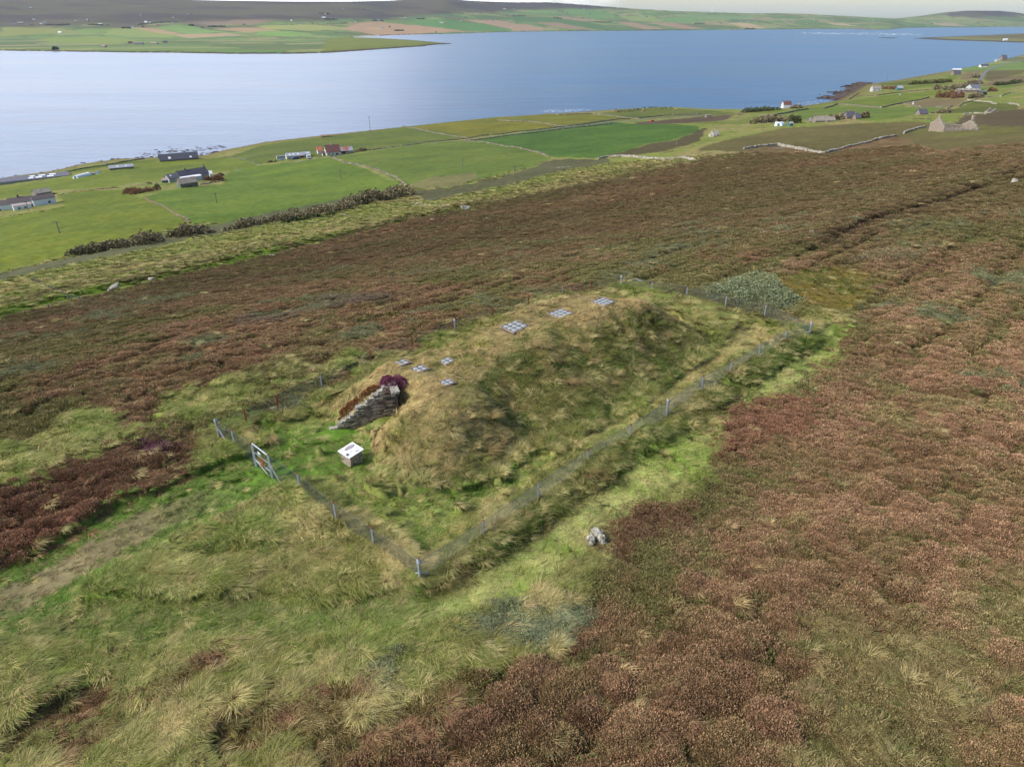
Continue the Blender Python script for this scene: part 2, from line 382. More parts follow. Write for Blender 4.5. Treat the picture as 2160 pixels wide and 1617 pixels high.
# far shore patchwork
FARF = [
    ([(0, 58), (95, 54), (160, 68), (70, 74), (0, 76)], (140, 144, 76)), ([(75, 82), (200, 76), (300, 84), (250, 93), (110, 90)], (132, 146, 70)),
    ([(150, 62), (235, 57), (240, 66), (185, 72)], (126, 150, 76)), ([(216, 74), (240, 57), (300, 58), (370, 72), (360, 80), (260, 77)], (140, 154, 84)),
    ([(282, 60), (325, 59), (385, 71), (360, 73), (320, 68)], (176, 148, 110)), ([(360, 73), (480, 70), (520, 75), (400, 81)], (178, 152, 114)),
    ([(325, 59), (385, 50), (478, 67), (400, 72)], (128, 156, 84)), ([(380, 44), (440, 43), (495, 52), (420, 55)], (142, 124, 102)), ([(440, 43), (560, 40), (570, 46), (500, 53)], (146, 124, 100)),
    ([(446, 60), (545, 59), (590, 66), (520, 69)], (174, 146, 108)), ([(540, 55), (640, 52), (760, 60), (650, 66), (560, 62)], (158, 160, 90)), ([(545, 66), (610, 66), (665, 73), (620, 78), (540, 74)], (130, 162, 80)),
    ([(715, 62), (760, 47), (800, 45), (870, 53), (990, 67), (870, 72), (790, 74), (760, 68)], (178, 146, 112)), ([(760, 60), (840, 55), (800, 62)], (186, 156, 116)),
    ([(845, 44), (930, 40), (1075, 56), (1080, 66), (1000, 67), (900, 56)], (98, 136, 74)), ([(980, 42), (1060, 44), (1170, 62), (1075, 61)], (172, 142, 112)),
    ([(610, 28), (700, 24), (790, 37), (720, 48), (620, 40)], (104, 132, 78)), ([(580, 32), (620, 34), (690, 46), (600, 47)], (112, 140, 78)), ([(820, 22), (940, 24), (980, 38), (860, 42)], (98, 120, 78)),
    ([(965, 8), (1040, 4), (1080, 5), (1050, 12), (980, 12)], (156, 150, 96)), ([(1080, 5), (1150, 7), (1165, 13), (1090, 14)], (146, 144, 90)),
    ([(1120, 14), (1165, 13), (1178, 20), (1125, 20)], (104, 92, 78)), ([(1105, 20), (1170, 19), (1180, 27), (1120, 27)], (118, 146, 84)), ([(1180, 17), (1250, 20), (1310, 38), (1260, 39), (1200, 30)], (108, 140, 78)),
    ([(1080, 52), (1120, 52), (1150, 64), (1080, 66)], (168, 140, 112)), ([(1120, 45), (1180, 47), (1280, 63), (1200, 62)], (150, 128, 100)), ([(1160, 35), (1200, 36), (1285, 46), (1220, 46)], (156, 132, 104)),
    ([(1080, 34), (1150, 36), (1240, 46), (1300, 62), (1270, 64), (1180, 48), (1080, 46)], (88, 118, 68)), ([(1300, 47), (1340, 48), (1410, 62), (1360, 62)], (158, 134, 104)), ([(1370, 48), (1420, 49), (1490, 61), (1440, 61)], (160, 132, 106)),
    ([(1300, 33), (1380, 36), (1400, 48), (1330, 44)], (136, 150, 84)), ([(1390, 37), (1460, 38), (1490, 46), (1410, 47)], (112, 146, 80)), ([(1420, 29), (1520, 33), (1600, 34), (1570, 42), (1460, 37)], (122, 144, 90)),
    ([(1535, 48), (1580, 49), (1618, 60), (1590, 61)], (178, 156, 116)), ([(1745, 49), (1780, 50), (1810, 55), (1775, 54)], (184, 162, 124)), ([(1965, 49), (2010, 50), (2040, 55), (1990, 55)], (168, 148, 122)),
    ([(0, 12), (45, 8), (60, 20), (145, 18), (140, 28), (20, 26)], (82, 102, 78)), ([(100, 38), (160, 34), (255, 38), (240, 47), (150, 52), (95, 48)], (100, 124, 78)), ([(240, 48), (330, 38), (400, 42), (330, 50), (255, 52)], (104, 124, 80)),
    ([(285, 20), (400, 26), (440, 40), (340, 36)], (96, 110, 76)),
]
def _wfar(pts):
    p = np.array(pts, float)
    return march(p[:, 0], p[:, 1], H0, n=2600)
FARF_W = [(_wfar(p), c) for p, c in FARF]

GRASS_A = W([(-400, 1290), (-60, 1225), (60, 1190), (160, 1162), (250, 1128), (330, 1092), (400, 1040), (432, 985), (444, 945), (452, 905),
             (470, 893), (590, 885), (690, 838), (790, 770), (880, 742), (960, 708), (1115, 650), (1250, 626), (1310, 608), (1380, 618), (1450, 640),
             (1560, 672), (1640, 690), (1690, 690), (1720, 668), (1780, 672), (1770, 705), (1720, 775), (1660, 815), (1590, 832), (1530, 858), (1490, 895), (1502, 950),
             (1482, 1012), (1440, 1046), (1360, 1058), (1290, 1090), (1262, 1125), (1262, 1170), (1245, 1215), (1205, 1262), (1190, 1320), (1150, 1370), (1080, 1408),
             (990, 1440), (900, 1500), (820, 1560), (700, 1600), (640, 1700), (500, 2000), (-600, 2000), (-700, 1500)])
LAWN = W([(500, 905), (600, 893), (700, 860), (715, 905), (790, 925), (800, 985), (790, 1040), (870, 1062), (1010, 1045), (1090, 1000), (1180, 955), (1200, 990), (1050, 1080), (880, 1190), (700, 1060), (580, 980)])
STRIP = W([(920, 1190), (1060, 1075), (1200, 985), (1400, 860), (1600, 735), (1690, 700), (1560, 690), (1520, 740), (1400, 830), (1250, 925), (1090, 1035), (980, 1085), (900, 1150)])
MOWN = W([(860, 1300), (950, 1258), (1090, 1145), (1270, 1030), (1390, 958), (1470, 888), (1608, 800), (1712, 730), (1740, 690), (1785, 690), (1765, 760), (1700, 815), (1620, 840), (1530, 868), (1492, 900), (1500, 960), (1470, 1015), (1380, 1052), (1265, 1100), (1235, 1170), (1120, 1250), (1000, 1310), (880, 1345), (600, 1335), (500, 1310), (700, 1315)])
BANK = W([(895, 1250), (1030, 1165), (1145, 1090), (1250, 1015), (1330, 955), (1410, 905), (1500, 842), (1600, 780), (1700, 718), (1725, 735), (1640, 790), (1500, 880), (1350, 985), (1200, 1085), (1060, 1180), (950, 1245), (900, 1275)])
PATH = W([(-300, 1370), (-100, 1318), (20, 1272), (160, 1190), (300, 1112), (420, 1060), (520, 1015), (566, 1005)])
TRACK = W([(-200, 1340), (0, 1332), (200, 1322), (450, 1320), (700, 1316), (880, 1296)])
PALE = W([(120, 905), (200, 875), (330, 870), (420, 832), (520, 812), (640, 780), (740, 758), (770, 772), (700, 800), (560, 860), (470, 880), (430, 900), (330, 915), (250, 960), (150, 985), (60, 1030), (-80, 1040), (-80, 985), (60, 955)])
SEDGE = W([(1620, 592), (1700, 578), (1790, 580), (1850, 600), (1830, 640), (1790, 665), (1720, 668), (1660, 640)])
WILLOW = W([(1000, 1310), (1060, 1262), (1130, 1262), (1160, 1285), (1230, 1270), (1250, 1330), (1180, 1370), (1080, 1400), (1030, 1360)])
WILLOW2 = W([(780, 1420), (870, 1395), (880, 1440), (820, 1480), (790, 1455)])
WILLOW3 = W([(480, 905), (560, 880), (660, 845), (700, 830), (640, 872), (560, 895)])
REDH = W([(0, 1000), (200, 960), (330, 945), (430, 945), (425, 985), (385, 1040), (320, 1095), (240, 1130), (120, 1165), (0, 1200), (-300, 1260), (-300, 1040)])
PURP = W([(285, 962), (360, 935), (405, 935), (425, 950), (350, 965), (300, 980)])
RED2 = W([(1540, 850), (1640, 818), (1740, 860), (1720, 900), (1560, 960), (1490, 1000), (1500, 900)])
RED3 = W([(1262, 1120), (1330, 1075), (1440, 1060), (1470, 1100), (1400, 1150), (1300, 1190), (1262, 1160)])
GULLY = W([(1690, 560), (1712, 542), (1760, 512), (1800, 490), (1850, 468), (1900, 455), (1960, 440), (2030, 418), (2060, 405), (2110, 392), (2175, 355)])
BURN = W([(560, 683), (640, 665), (720, 648), (780, 640), (690, 640)])
DITCH = W([(-200, 735), (0, 672), (120, 640), (300, 600), (420, 572), (540, 545), (640, 521), (760, 492), (900, 458), (1000, 438)])
BANKL = W([(0, 655), (110, 622), (150, 612)]); BANKL2 = W([(180, 612), (300, 590), (420, 560), (560, 520), (640, 520)]); BANKL3 = W([(670, 512), (760, 488), (900, 455), (960, 440)])
BANKL4 = W([(1000, 436), (1100, 404), (1200, 388), (1330, 362), (1420, 340)])
ROADS = [W([(-60, 462), (60, 425), (128, 412), (240, 399), (345, 383), (440, 371), (530, 354), (600, 348), (690, 334), (760, 322), (850, 310), (930, 302), (985, 296), (1080, 284), (1200, 268), (1290, 258), (1350, 254), (1420, 247), (1500, 243)]),
         W([(480, 331), (520, 338), (550, 350)]),
         W([(2048, 190), (2062, 180), (2068, 168), (2074, 158), (2086, 147), (2110, 138), (2160, 126)])]

CL = dict(green=C(108, 122, 50), bright=C(114, 140, 54), straw=C(194, 176, 122), olive=C(116, 116, 54), pale=C(160, 162, 100),
          hbrown=C(112, 86, 58), hred=C(126, 92, 68), hpink=C(150, 114, 86), holive=C(98, 92, 54), hdark=C(80, 68, 46), purple=C(96, 52, 72),
          past=C(128, 134, 64), past2=C(146, 134, 84), pastb=C(104, 86, 60), sedge=C(126, 110, 50), wil=C(138, 144, 112), shore=C(92, 78, 60),
          soil=C(120, 100, 76), dgreen=C(70, 92, 34))
_tg = [(142, 1525, .75), (45, 1585, .8), (252, 1520, .8), (165, 1600, .6), (418, 1448, .65), (508, 1580, .9), (612, 1560, .9), (720, 1500, .8), (800, 1560, 1.1), (700, 1590, .9), (900, 1520, .9), (960, 1470, .7), (-60, 1560, .8), (560, 1500, .5)]
_tw = W([(a_, b_) for a_, b_, c_ in _tg]); TONGUES = [(_tw[i][0], _tw[i][1], _tg[i][2]) for i in range(len(_tg))]
def mixc(a, b, f):
    f = np.asarray(f)[..., None]
    return a * (1 - f) + b * f

def zones(x, y):
    """Returns colour, heather weight, shortness of the grass, willow weight."""
    x = np.asarray(x, float); y = np.asarray(y, float)
    r = np.hypot(x, y)
    s = NS[0] * x + NS[1] * y; a = NA[0] * x + NA[1] * y
    cs = coast_s(a)
    jx = (fbm(x / (0.9 + r * 0.022), y / (0.9 + r * 0.022), 101, 3) - 0.5) * (1.2 + r * 0.03)
    jy = (fbm(x / (0.9 + r * 0.022), y / (0.9 + r * 0.022), 111, 3) - 0.5) * (1.2 + r * 0.03)
    X = x + jx; Y = y + jy
    n = x.shape
    hw = np.zeros(n); sh = np.zeros(n); wi = np.zeros(n)
    u = a * 0.96 + s * 0.26; v = s * 0.96 - a * 0.26
    n1 = fbm(u / 16, v / 4.5, 121, 4); n2 = fbm(u / 48, v / 16, 131, 3); n3 = fbm(u / 7, v / 2.4, 141, 3)
    n4 = fbm(x / 0.8, y / 0.8, 151, 3); n5 = fbm(x / 3.0, y / 3.0, 161, 3)
    # rough pasture
    col = mixc(CL['past'], CL['past2'], sm(n2, 0.42, 0.62))
    col = mixc(col, C(120, 132, 58), sm(n1, 0.5, 0.66))
    col = mixc(col, CL['pastb'], 0.7 * sm(n3, 0.62, 0.74))
    col = mixc(col, C(100, 126, 36), sm(dist_line(x, y, DITCH, 30), 6, 3) * 0.95)
    for L in (BANKL, BANKL2, BANKL3, BANKL4):
        col = mixc(col, C(88, 78, 42), sm(dist_line(X, Y, L, 20), 2.8, 1.4) * 0.9)
    # shore fringe
    col = mixc(col, C(124, 116, 66), sm(s, cs - 30, cs - 12) * (r < 1900))
    col = mixc(col, CL['shore'], sm(s, cs - 5, cs) * (r < 1900))
    # fields
    jf = (fbm(x / 6.0, y / 6.0, 171, 2) - 0.5) * 2.0
    for P, c, k in FIELDS_W:
        m = in_poly(x + (jf if k else jx), y + (jf if k else jy), P)
        if not m.any():
            continue
        base = CF(c)
        e = fbm(x[m] / 26, y[m] / 26, 181, 3); e2 = fbm(u[m] / 5, v[m] / 2, 191, 2)
        cc = base * (0.72 + 0.48 * e + 0.10 * fbm(u[m] / 3.0, v[m] / 3.0, 195, 3))[:, None]
        if k and c[1] > c[0]:
            cc = mixc(cc, cc * np.array([1.28, 1.04, 0.9]), sm(e2 + e * 0.8, 0.8, 1.1) * 0.7)
        col[m] = cc
    # heather hill
    hm = in_poly(X, Y, HEATH) & (r < 1600)
    H = mixc(CL['hbrown'], CL['hred'], sm(n1, 0.42, 0.7))
    H = mixc(H, CL['hpink'], 0.5 * sm(n3 * 0.6 + n1 * 0.5, 0.52, 0.74))
    H = mixc(H, CL['holive'], 0.65 * sm(n2 + 0.35 * (n3 - 0.5), 0.36, 0.66))
    H = mixc(H, CL['hdark'], 0.6 * sm(1 - n3, 0.5, 0.75))
    H = mixc(H, C(112, 112, 68), 0.5 * sm(n5 * 0.5 + fbm(u / 11, v / 3, 201, 3) * 0.6, 0.56, 0.72))
    nearf = 1 - sm(r, 40, 110)
    st = 1.0 + 0.9 * sm(r, 35, 80); wx = (fbm(x / 3.0, y / 3.0, 61, 2) - 0.5) * 1.4
    cd, cid = domes((u + wx * .5) / (1.25 * st), (v + wx * .5) / 1.0, 71, True, 2.1)
    cu = mixc(C(130, 96, 70), C(150, 114, 86), cid); cu = mixc(cu, C(122, 104, 62), .7 * sm(cid * 7 % 1, .55, .8)); cu = mixc(cu, C(118, 80, 62), .8 * sm(cid * 13 % 1, .75, .9))
    cu = mixc(cu, mixc(C(118, 92, 64), C(150, 112, 86), sm(n5, .35, .65)), 0.4)
    cu = mixc(C(96, 98, 50), cu * 1.06, 0.15 + 0.85 * sm(cd + 0.5 * (n4 - 0.5), 0.05, 0.7))
    big = fbm(x / 9.0, y / 9.0, 207, 3)
    cu = mixc(cu, C(106, 108, 56), 0.8 * sm(big + 0.4 * (n4 - 0.5), 0.47, 0.66))
    H = mixc(H, cu, 0.25 + nearf * 0.65)
    # greener flushes through the near right-hand heather
    fl = sm(fbm(x / 5.0 + 7, y / 5.0, 205, 3) + 0.3 * (n4 - 0.5), 0.56, 0.68) * (1 - sm(r, 30, 70))
    H = mixc(H, C(112, 112, 62), fl * 0.6)
    red = in_poly(X, Y, REDH) | in_poly(X, Y, RED2) | in_poly(X, Y, RED3)
    redc = mixc(C(110, 74, 58), C(136, 92, 72), sm(n3, 0.35, 0.7)) * (0.75 + 0.5 * n4)[..., None]
    H = np.where(red[..., None], mixc(H, redc, 0.8), H)
    H = np.where(in_poly(X, Y, PURP)[..., None], CL['purple'] * (0.8 + 0.4 * n4)[..., None], H)
    H = mixc(H, C(104, 100, 92), 0.5 * sm(dist_line(X, Y, BURN, 8), 2.2, 0.6))
    gd = dist_line(X, Y, GULLY, 8)
    H = mixc(H, C(84, 66, 50), sm(gd, 0.7, 0.2) * sm(fbm(x / 6.0, y / 6.0, 208, 2), 0.35, 0.5))
    col[hm] = H[hm]; hw[hm] = 0.93
    wpatch = hm & (fbm(x / 5.0, y / 3.0, 211, 4) > 0.665) & (r > 38) & (r < 90)
    col[wpatch] = C(122, 122, 88); wi[wpatch] = 1
    hw[hm] = hw[hm] - 0.32 * fl[hm]
    # grass round the site
    gd_, gid = domes(x / 1.15, y / 1.15, 79, True)
    G = mixc(CL['green'], CL['straw'], np.clip(0.75 * sm(n5 * 0.25 + n4 * 0.4 + gid * 0.35, 0.44, 0.68) + 0.25 * gd_ - 0.1, 0, 1))
    G = mixc(G, CL['bright'], 0.5 * sm(fbm(x / 3.1, y / 3.1, 221, 3), 0.5, 0.64))
    G = mixc(G, CL['olive'], 0.5 * sm(fbm(x / 2.0, y / 2.0, 231, 3), 0.5, 0.62))
    gm = in_poly(X, Y, GRASS_A)
    # heather tongues at the lower edge of the grass
    ton = gm & (fbm(x / 1.3, y / 1.3, 241, 4) > 0.52 + 0.10 * sm(s, 6.5, 10.5)) & (s < 10.5) & (r < 15.5)
    pm = in_poly(X, Y, PALE) & (fbm(x / 2.6, y / 1.8, 251, 3) > 0.40)
    col[pm] = mixc(C(146, 148, 82), C(120, 134, 60), sm(n4, 0.4, 0.6))[pm]; hw[pm] = 0
    col[gm] = G[gm]; hw[gm] = 0
    for bx_, by_, br_ in TONGUES:
        ton |= ((X + jy * .9 - bx_) ** 2 + ((Y + jx * .9 - by_) * 1.3) ** 2 < br_ ** 2)
    col[ton] = mixc(C(142, 104, 78), C(116, 100, 58), sm(n4, 0.4, 0.6))[ton]; hw[ton] = .62
    m = in_poly(X, Y, SEDGE); col[m] = mixc(CL['sedge'], C(104, 106, 48), sm(n5, 0.45, 0.6))[m]; hw[m] = 0; sh[m] = 0.5
    m = in_poly(X, Y, LAWN); col[m] = mixc(C(100, 136, 46), C(136, 150, 74), sm(n4 * 0.6 + n5 * 0.4, 0.46, 0.62))[m]; hw[m] = 0; sh[m] = 0.75
    m = in_poly(x + jx * .4, y + jy * .4, MOWN); col[m] = mixc(C(142, 164, 70), C(182, 184, 112), sm(n5 * .6 + n4 * .4, 0.42, 0.6))[m]; hw[m] = 0; sh[m] = 0.65
    m = in_poly(x + jx * .3, y + jy * .3, STRIP); col[m] = mixc(C(176, 164, 104), C(132, 144, 66), sm(n5 * .7 + n4 * .3, 0.46, 0.6))[m]; hw[m] = 0; sh[m] = 0.6
    m = in_poly(x + jx * .3, y + jy * .3, BANK); col[m] = mixc(C(72, 92, 32), C(98, 90, 48), sm(n5, 0.5, 0.66))[m]; hw[m] = 0; sh[m] = 0.1
    dpth = dist_line(x + jx * .4, y + jy * .4, PATH, 8)
    f = sm(dpth, 1.7, 0.9); col = mixc(col, C(98, 132, 48), f); sh = np.maximum(sh, f); hw = np.where(f > 0.3, 0, hw)
    f = sm(dpth, 0.75, 0.4) * sm(a, 3.0, -3.0) * 0.9; col = mixc(col, C(142, 126, 94), f); sh = np.where(f > .4, 1.0, sh)
    f = sm(dist_line(x + jx * .4, y + jy * .4, TRACK, 6), .55, .2) * 0.6; col = mixc(col, C(84, 112, 42), f); sh = np.maximum(sh, f)
    for P in (WILLOW, WILLOW2, WILLOW3):
        m = in_poly(X + jy * .8, Y + jx * .8, P) & (n4 > 0.42)
        col[m] = mixc(CL['wil'], C(120, 124, 88), n5)[m]; wi[m] = .8; hw[m] = 0.0
    # the mound
    mh = mound_h(x, y); ma, mo = site_ao(x, y)
    mm = (mh > 0.25) & (ma > 1) & (ma < 27) & (mo > 0) & (mo < 14)
    topf = sm(mo + (n5 - 0.5) * 1.5, np.interp(ma, [4, 9, 12, 20, 26], [5.0, 7.3, 7.6, 6.3, 5.5]), np.interp(ma, [4, 9, 12, 20, 26], [6.2, 8.2, 8.5, 7.2, 6.4]))
    topf = np.maximum(topf, sm(ma, 9.6, 7.5) * sm(mo + (n5 - 0.5) * 3, 2.6, 4.2) * (0.35 + 0.6 * n4))
    front = mixc(C(100, 102, 48), C(78, 96, 36), sm(n5, 0.42, 0.58)); front = mixc(front, C(150, 124, 82), 0.7 * sm(n4 * .6 + n5 * .4, 0.52, 0.62)); front = mixc(front, C(76, 108, 38), 0.75 * sm(mo, 4.6, 2.2) * sm(ma, 8.5, 9.8))
    topc = mixc(C(174, 152, 104), C(124, 122, 62), sm(n4 * .5 + n5 * .5, 0.50, 0.62))
    M = mixc(front, topc, topf)
    col[mm] = M[mm]; hw[mm] = 0; sh[mm] = (0.6 * topf * sm(ma, 5, 7))[mm]; wi[mm] = 0
    # far shore
    fr = r > 1900
    if fr.any():
        xf, yf = x[fr], y[fr]; z = H0(xf, yf)
        ang = 0.5 + 0.6 * (fbm(xf / 1500, yf / 1500, 301, 2) - 0.5)
        gx = (xf * np.cos(ang) + yf * np.sin(ang)) / 300.0; gy = (-xf * np.sin(ang) + yf * np.cos(ang)) / 170.0
        gx = gx + 0.25 * np.sin(gy * 1.7); gy = gy + 0.3 * np.sin(gx * 1.3)
        k = hashf(np.floor(gx), np.floor(gy), 305)
        pal = np.array([C(104, 132, 74), C(126, 146, 84), C(140, 146, 90), C(98, 120, 70), C(150, 142, 96), C(116, 136, 74), C(112, 116, 74)])
        fc = pal[(k * 6.99).astype(int)]
        edge = np.minimum(np.minimum(gx % 1, 1 - gx % 1) * 300, np.minimum(gy % 1, 1 - gy % 1) * 170)
        fc = mixc(fc, C(88, 94, 66), 0.6 * (edge < 9))
        for P, c in FARF_W:
            m = in_poly(xf + jx[fr] * 0.1, yf + jy[fr] * 0.1, P)
            fc[m] = C(*c)
        azf = np.arctan2(xf, yf)
        moor = mixc(C(84, 74, 66), C(100, 92, 70), sm(fbm(xf / 500, yf / 300, 311, 3), .4, .6))
        pxc = np.interp(azf, _faz, _far[:, 0])
        lim = np.interp(pxc, [-700, 300, 620, 900, 1050, 1300, 1500, 1900, 2000, 2150, 2800], [45, 48, 74, 100, 150, 190, 400, 400, 100, 95, 95]) + (fbm(xf / 260, yf / 260, 321, 3) - .5) * 60
        fc = mixc(fc, moor, sm(z, lim, lim + 26))
        jj = (fbm(xf / 60.0, yf / 60.0, 22, 3) - 0.5) * 22
        ipr = in_poly(xf + jj, yf + jj, PROM)
        fc = np.where(ipr[..., None], C(118, 124, 52) * (0.85 + 0.3 * n2[fr])[..., None], fc)
        ipt = in_poly(xf + jj, yf + jj, POINT)
        fc = np.where(ipt[..., None], mixc(C(128, 128, 78), C(110, 100, 70), sm(z, 5, 14)), fc)
        fc = mixc(fc, C(84, 72, 58), (z < 3.2) * 0.9)
        bay = (pxc > 735) & (pxc < 800) & (z < 5.5) & ~ipr
        fc = np.where(bay[..., None], C(206, 190, 168), fc)
        fc = fc * (0.9 + 0.2 * fbm(xf / 90, yf / 90, 331, 3))[..., None]
        col[fr] = fc; hw[fr] = 0; sh[fr] = 1
    return col, hw, sh, wi

def ground_z(x, y, z=None):
    if z is None:
        z = zones(x, y)
    h = H0(x, y) + relief(x, y, np.clip(z[1] + z[3] * .5, 0, 1), np.clip(z[2], 0, 1))
    gd = dist_line(x, y, GULLY, 6)
    h = h - 0.5 * sm(gd, 1.0, 0.2) * sm(fbm(x / 6.0, y / 6.0, 208, 2), 0.3, 0.5)
    d = dist_line(x, y, DITCH, 12)
    h = h - 0.9 * sm(d, 4.5, 1.0)
    fa, fo = site_ao(x, y)
    edge_ = sm(fo, -0.35, -1.15) * sm(fa, -1.5, 1.5) * (1 - sm(fa, 29, 33)) * (1 - sm(-fo, 5, 9))
    h = h - 0.5 * edge_
    e2 = sm(fa, -0.3, -1.0) * sm(fo, -1, 1) * (1 - sm(fo, 12, 15)) * (1 - sm(-fa, 3, 7))
    h = h - 0.2 * e2
    return h

# ------------------------------------------------------------------ mesh helpers
def link(o):
    COL.objects.link(o); return o
def mesh_np(name, V, F, mat=None, attrs=None, smooth=True, parent=None):
    me = bpy.data.meshes.new(name)
    V = np.asarray(V, np.float32); F = np.asarray(F, np.int32)
    me.vertices.add(len(V)); me.vertices.foreach_set("co", V.ravel())
    nf, k = F.shape
    me.loops.add(nf * k); me.loops.foreach_set("vertex_index", F.ravel())
    me.polygons.add(nf); me.polygons.foreach_set("loop_start", np.arange(0, nf * k, k, dtype=np.int32))
    me.polygons.foreach_set("loop_total", np.full(nf, k, np.int32))
    if smooth:
        me.polygons.foreach_set("use_smooth", np.ones(nf, bool))
    me.update(calc_edges=True)
    for an, (ty, arr) in (attrs or {}).items():
        at = me.attributes.new(an, ty, 'POINT')
        if ty == 'FLOAT_COLOR':
            a4 = np.ones((len(V), 4), np.float32); a4[:, :3] = arr; at.data.foreach_set("color", a4.ravel())
        elif ty == 'FLOAT_VECTOR':
            at.data.foreach_set("vector", np.asarray(arr, np.float32).ravel())
        else:
            at.data.foreach_set("value", np.asarray(arr, np.float32 if ty == 'FLOAT' else np.int32).ravel())
    if mat:
        me.materials.append(mat)
    o = bpy.data.objects.new(name, me); link(o)
    if parent:
        o.parent = parent
    return o

def tag(o, label=None, cat=None, group=None, kind=None):
    if label: o["label"] = label
    if cat: o["category"] = cat
    if group: o["group"] = group
    if kind: o["kind"] = kind
    return o

# ------------------------------------------------------------------ materials
def new_mat(name):
    m = bpy.data.materials.new(name); m.use_nodes = True
    nt = m.node_tree; b = nt.nodes["Principled BSDF"]
    b.inputs["Specular IOR Level"].default_value = 0.25
    return m, nt, b
def noise_node(nt, scale, detail=4.0, rough=0.55, vec=None):
    n = nt.nodes.new("ShaderNodeTexNoise"); n.inputs["Scale"].default_value = scale
    n.inputs["Detail"].default_value = detail; n.inputs["Roughness"].default_value = rough
    if vec is not None: nt.links.new(vec, n.inputs["Vector"])
    return n
def mrange(nt, src, a, b, c, d):
    n = nt.nodes.new("ShaderNodeMapRange")
    n.inputs[1].default_value = a; n.inputs[2].default_value = b; n.inputs[3].default_value = c; n.inputs[4].default_value = d
    nt.links.new(src, n.inputs[0]); return n.outputs[0]
def mulc(nt, col, fac):
    n = nt.nodes.new("ShaderNodeVectorMath"); n.operation = 'SCALE'
    nt.links.new(col, n.inputs[0]); nt.links.new(fac, n.inputs["Scale"]); return n.outputs[0]
def math2(nt, op, a, b):
    n = nt.nodes.new("ShaderNodeMath"); n.operation = op
    for i, q in enumerate((a, b)):
        if isinstance(q, (int, float)): n.inputs[i].default_value = q
        else: nt.links.new(q, n.inputs[i])
    return n.outputs[0]

def ground_material():
    m, nt, b = new_mat("ground_cover")
    at = nt.nodes.new("ShaderNodeAttribute"); at.attribute_name = "col"
    hw = nt.nodes.new("ShaderNodeAttribute"); hw.attribute_name = "hw"
    tc = nt.nodes.new("ShaderNodeTexCoord")
    mp = nt.nodes.new("ShaderNodeMapping"); mp.inputs["Rotation"].default_value = (0, 0, -math.radians(30 + 15)); mp.inputs["Scale"].default_value = (0.45, 1.25, 1.0)
    nt.links.new(tc.outputs["Object"], mp.inputs[0])
    n1 = noise_node(nt, 0.9, 5, 0.62, mp.outputs[0])
    n2 = noise_node(nt, 6.0, 4, 0.6, tc.outputs["Object"])
    n3 = noise_node(nt, 0.18, 4, 0.6, tc.outputs["Object"])
    f1 = mrange(nt, n1.outputs["Fac"], 0.3, 0.7, 0.72, 1.28)
    f2 = mrange(nt, n2.outputs["Fac"], 0.3, 0.7, 0.8, 1.2)
    f3 = mrange(nt, n3.outputs["Fac"], 0.3, 0.7, 0.9, 1.1)
    f = math2(nt, 'MULTIPLY', math2(nt, 'MULTIPLY', f1, f2), f3)
    nt.links.new(mulc(nt, at.outputs["Color"], f), b.inputs["Base Color"])
    b.inputs["Roughness"].default_value = 0.95; b.inputs["Specular IOR Level"].default_value = 0.08
    bp = nt.nodes.new("ShaderNodeBump"); bp.inputs["Strength"].default_value = 0.7; bp.inputs["Distance"].default_value = 0.35
    hh = math2(nt, 'ADD', n1.outputs["Fac"], math2(nt, 'MULTIPLY', n2.outputs["Fac"], 0.25))
    nt.links.new(math2(nt, 'MULTIPLY', hh, math2(nt, 'ADD', math2(nt, 'MULTIPLY', hw.outputs["Fac"], 0.8), 0.35)), bp.inputs["Height"])
    nt.links.new(bp.outputs[0], b.inputs["Normal"])
    return m
M_GROUND = ground_material()

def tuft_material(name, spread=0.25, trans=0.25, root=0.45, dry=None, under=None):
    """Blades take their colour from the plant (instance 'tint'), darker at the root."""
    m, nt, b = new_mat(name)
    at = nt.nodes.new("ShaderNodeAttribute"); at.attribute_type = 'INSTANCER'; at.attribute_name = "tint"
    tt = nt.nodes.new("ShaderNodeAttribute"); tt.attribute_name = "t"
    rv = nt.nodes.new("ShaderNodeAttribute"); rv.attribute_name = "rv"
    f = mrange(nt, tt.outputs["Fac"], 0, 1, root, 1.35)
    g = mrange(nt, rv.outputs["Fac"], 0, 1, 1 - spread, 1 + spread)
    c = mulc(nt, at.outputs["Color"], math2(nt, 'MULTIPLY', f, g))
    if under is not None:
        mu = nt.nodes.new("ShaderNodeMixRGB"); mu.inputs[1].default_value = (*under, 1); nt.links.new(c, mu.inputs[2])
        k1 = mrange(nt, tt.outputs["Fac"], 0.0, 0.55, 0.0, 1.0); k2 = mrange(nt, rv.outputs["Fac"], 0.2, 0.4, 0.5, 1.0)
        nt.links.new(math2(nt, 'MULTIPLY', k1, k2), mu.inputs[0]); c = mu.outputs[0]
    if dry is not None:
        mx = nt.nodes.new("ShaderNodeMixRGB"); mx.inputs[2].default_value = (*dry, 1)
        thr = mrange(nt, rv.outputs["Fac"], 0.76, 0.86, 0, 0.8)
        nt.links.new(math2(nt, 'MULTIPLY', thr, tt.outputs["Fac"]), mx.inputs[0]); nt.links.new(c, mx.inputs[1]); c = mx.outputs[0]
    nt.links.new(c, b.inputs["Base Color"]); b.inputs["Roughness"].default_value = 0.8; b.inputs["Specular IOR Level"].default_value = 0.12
    if trans:
        tr = nt.nodes.new("ShaderNodeBsdfTranslucent"); nt.links.new(c, tr.inputs[0])
        ms = nt.nodes.new("ShaderNodeMixShader"); ms.inputs[0].default_value = trans
        out = nt.nodes["Material Output"]
        nt.links.new(b.outputs[0], ms.inputs[1]); nt.links.new(tr.outputs[0], ms.inputs[2]); nt.links.new(ms.outputs[0], out.inputs["Surface"])
    return m
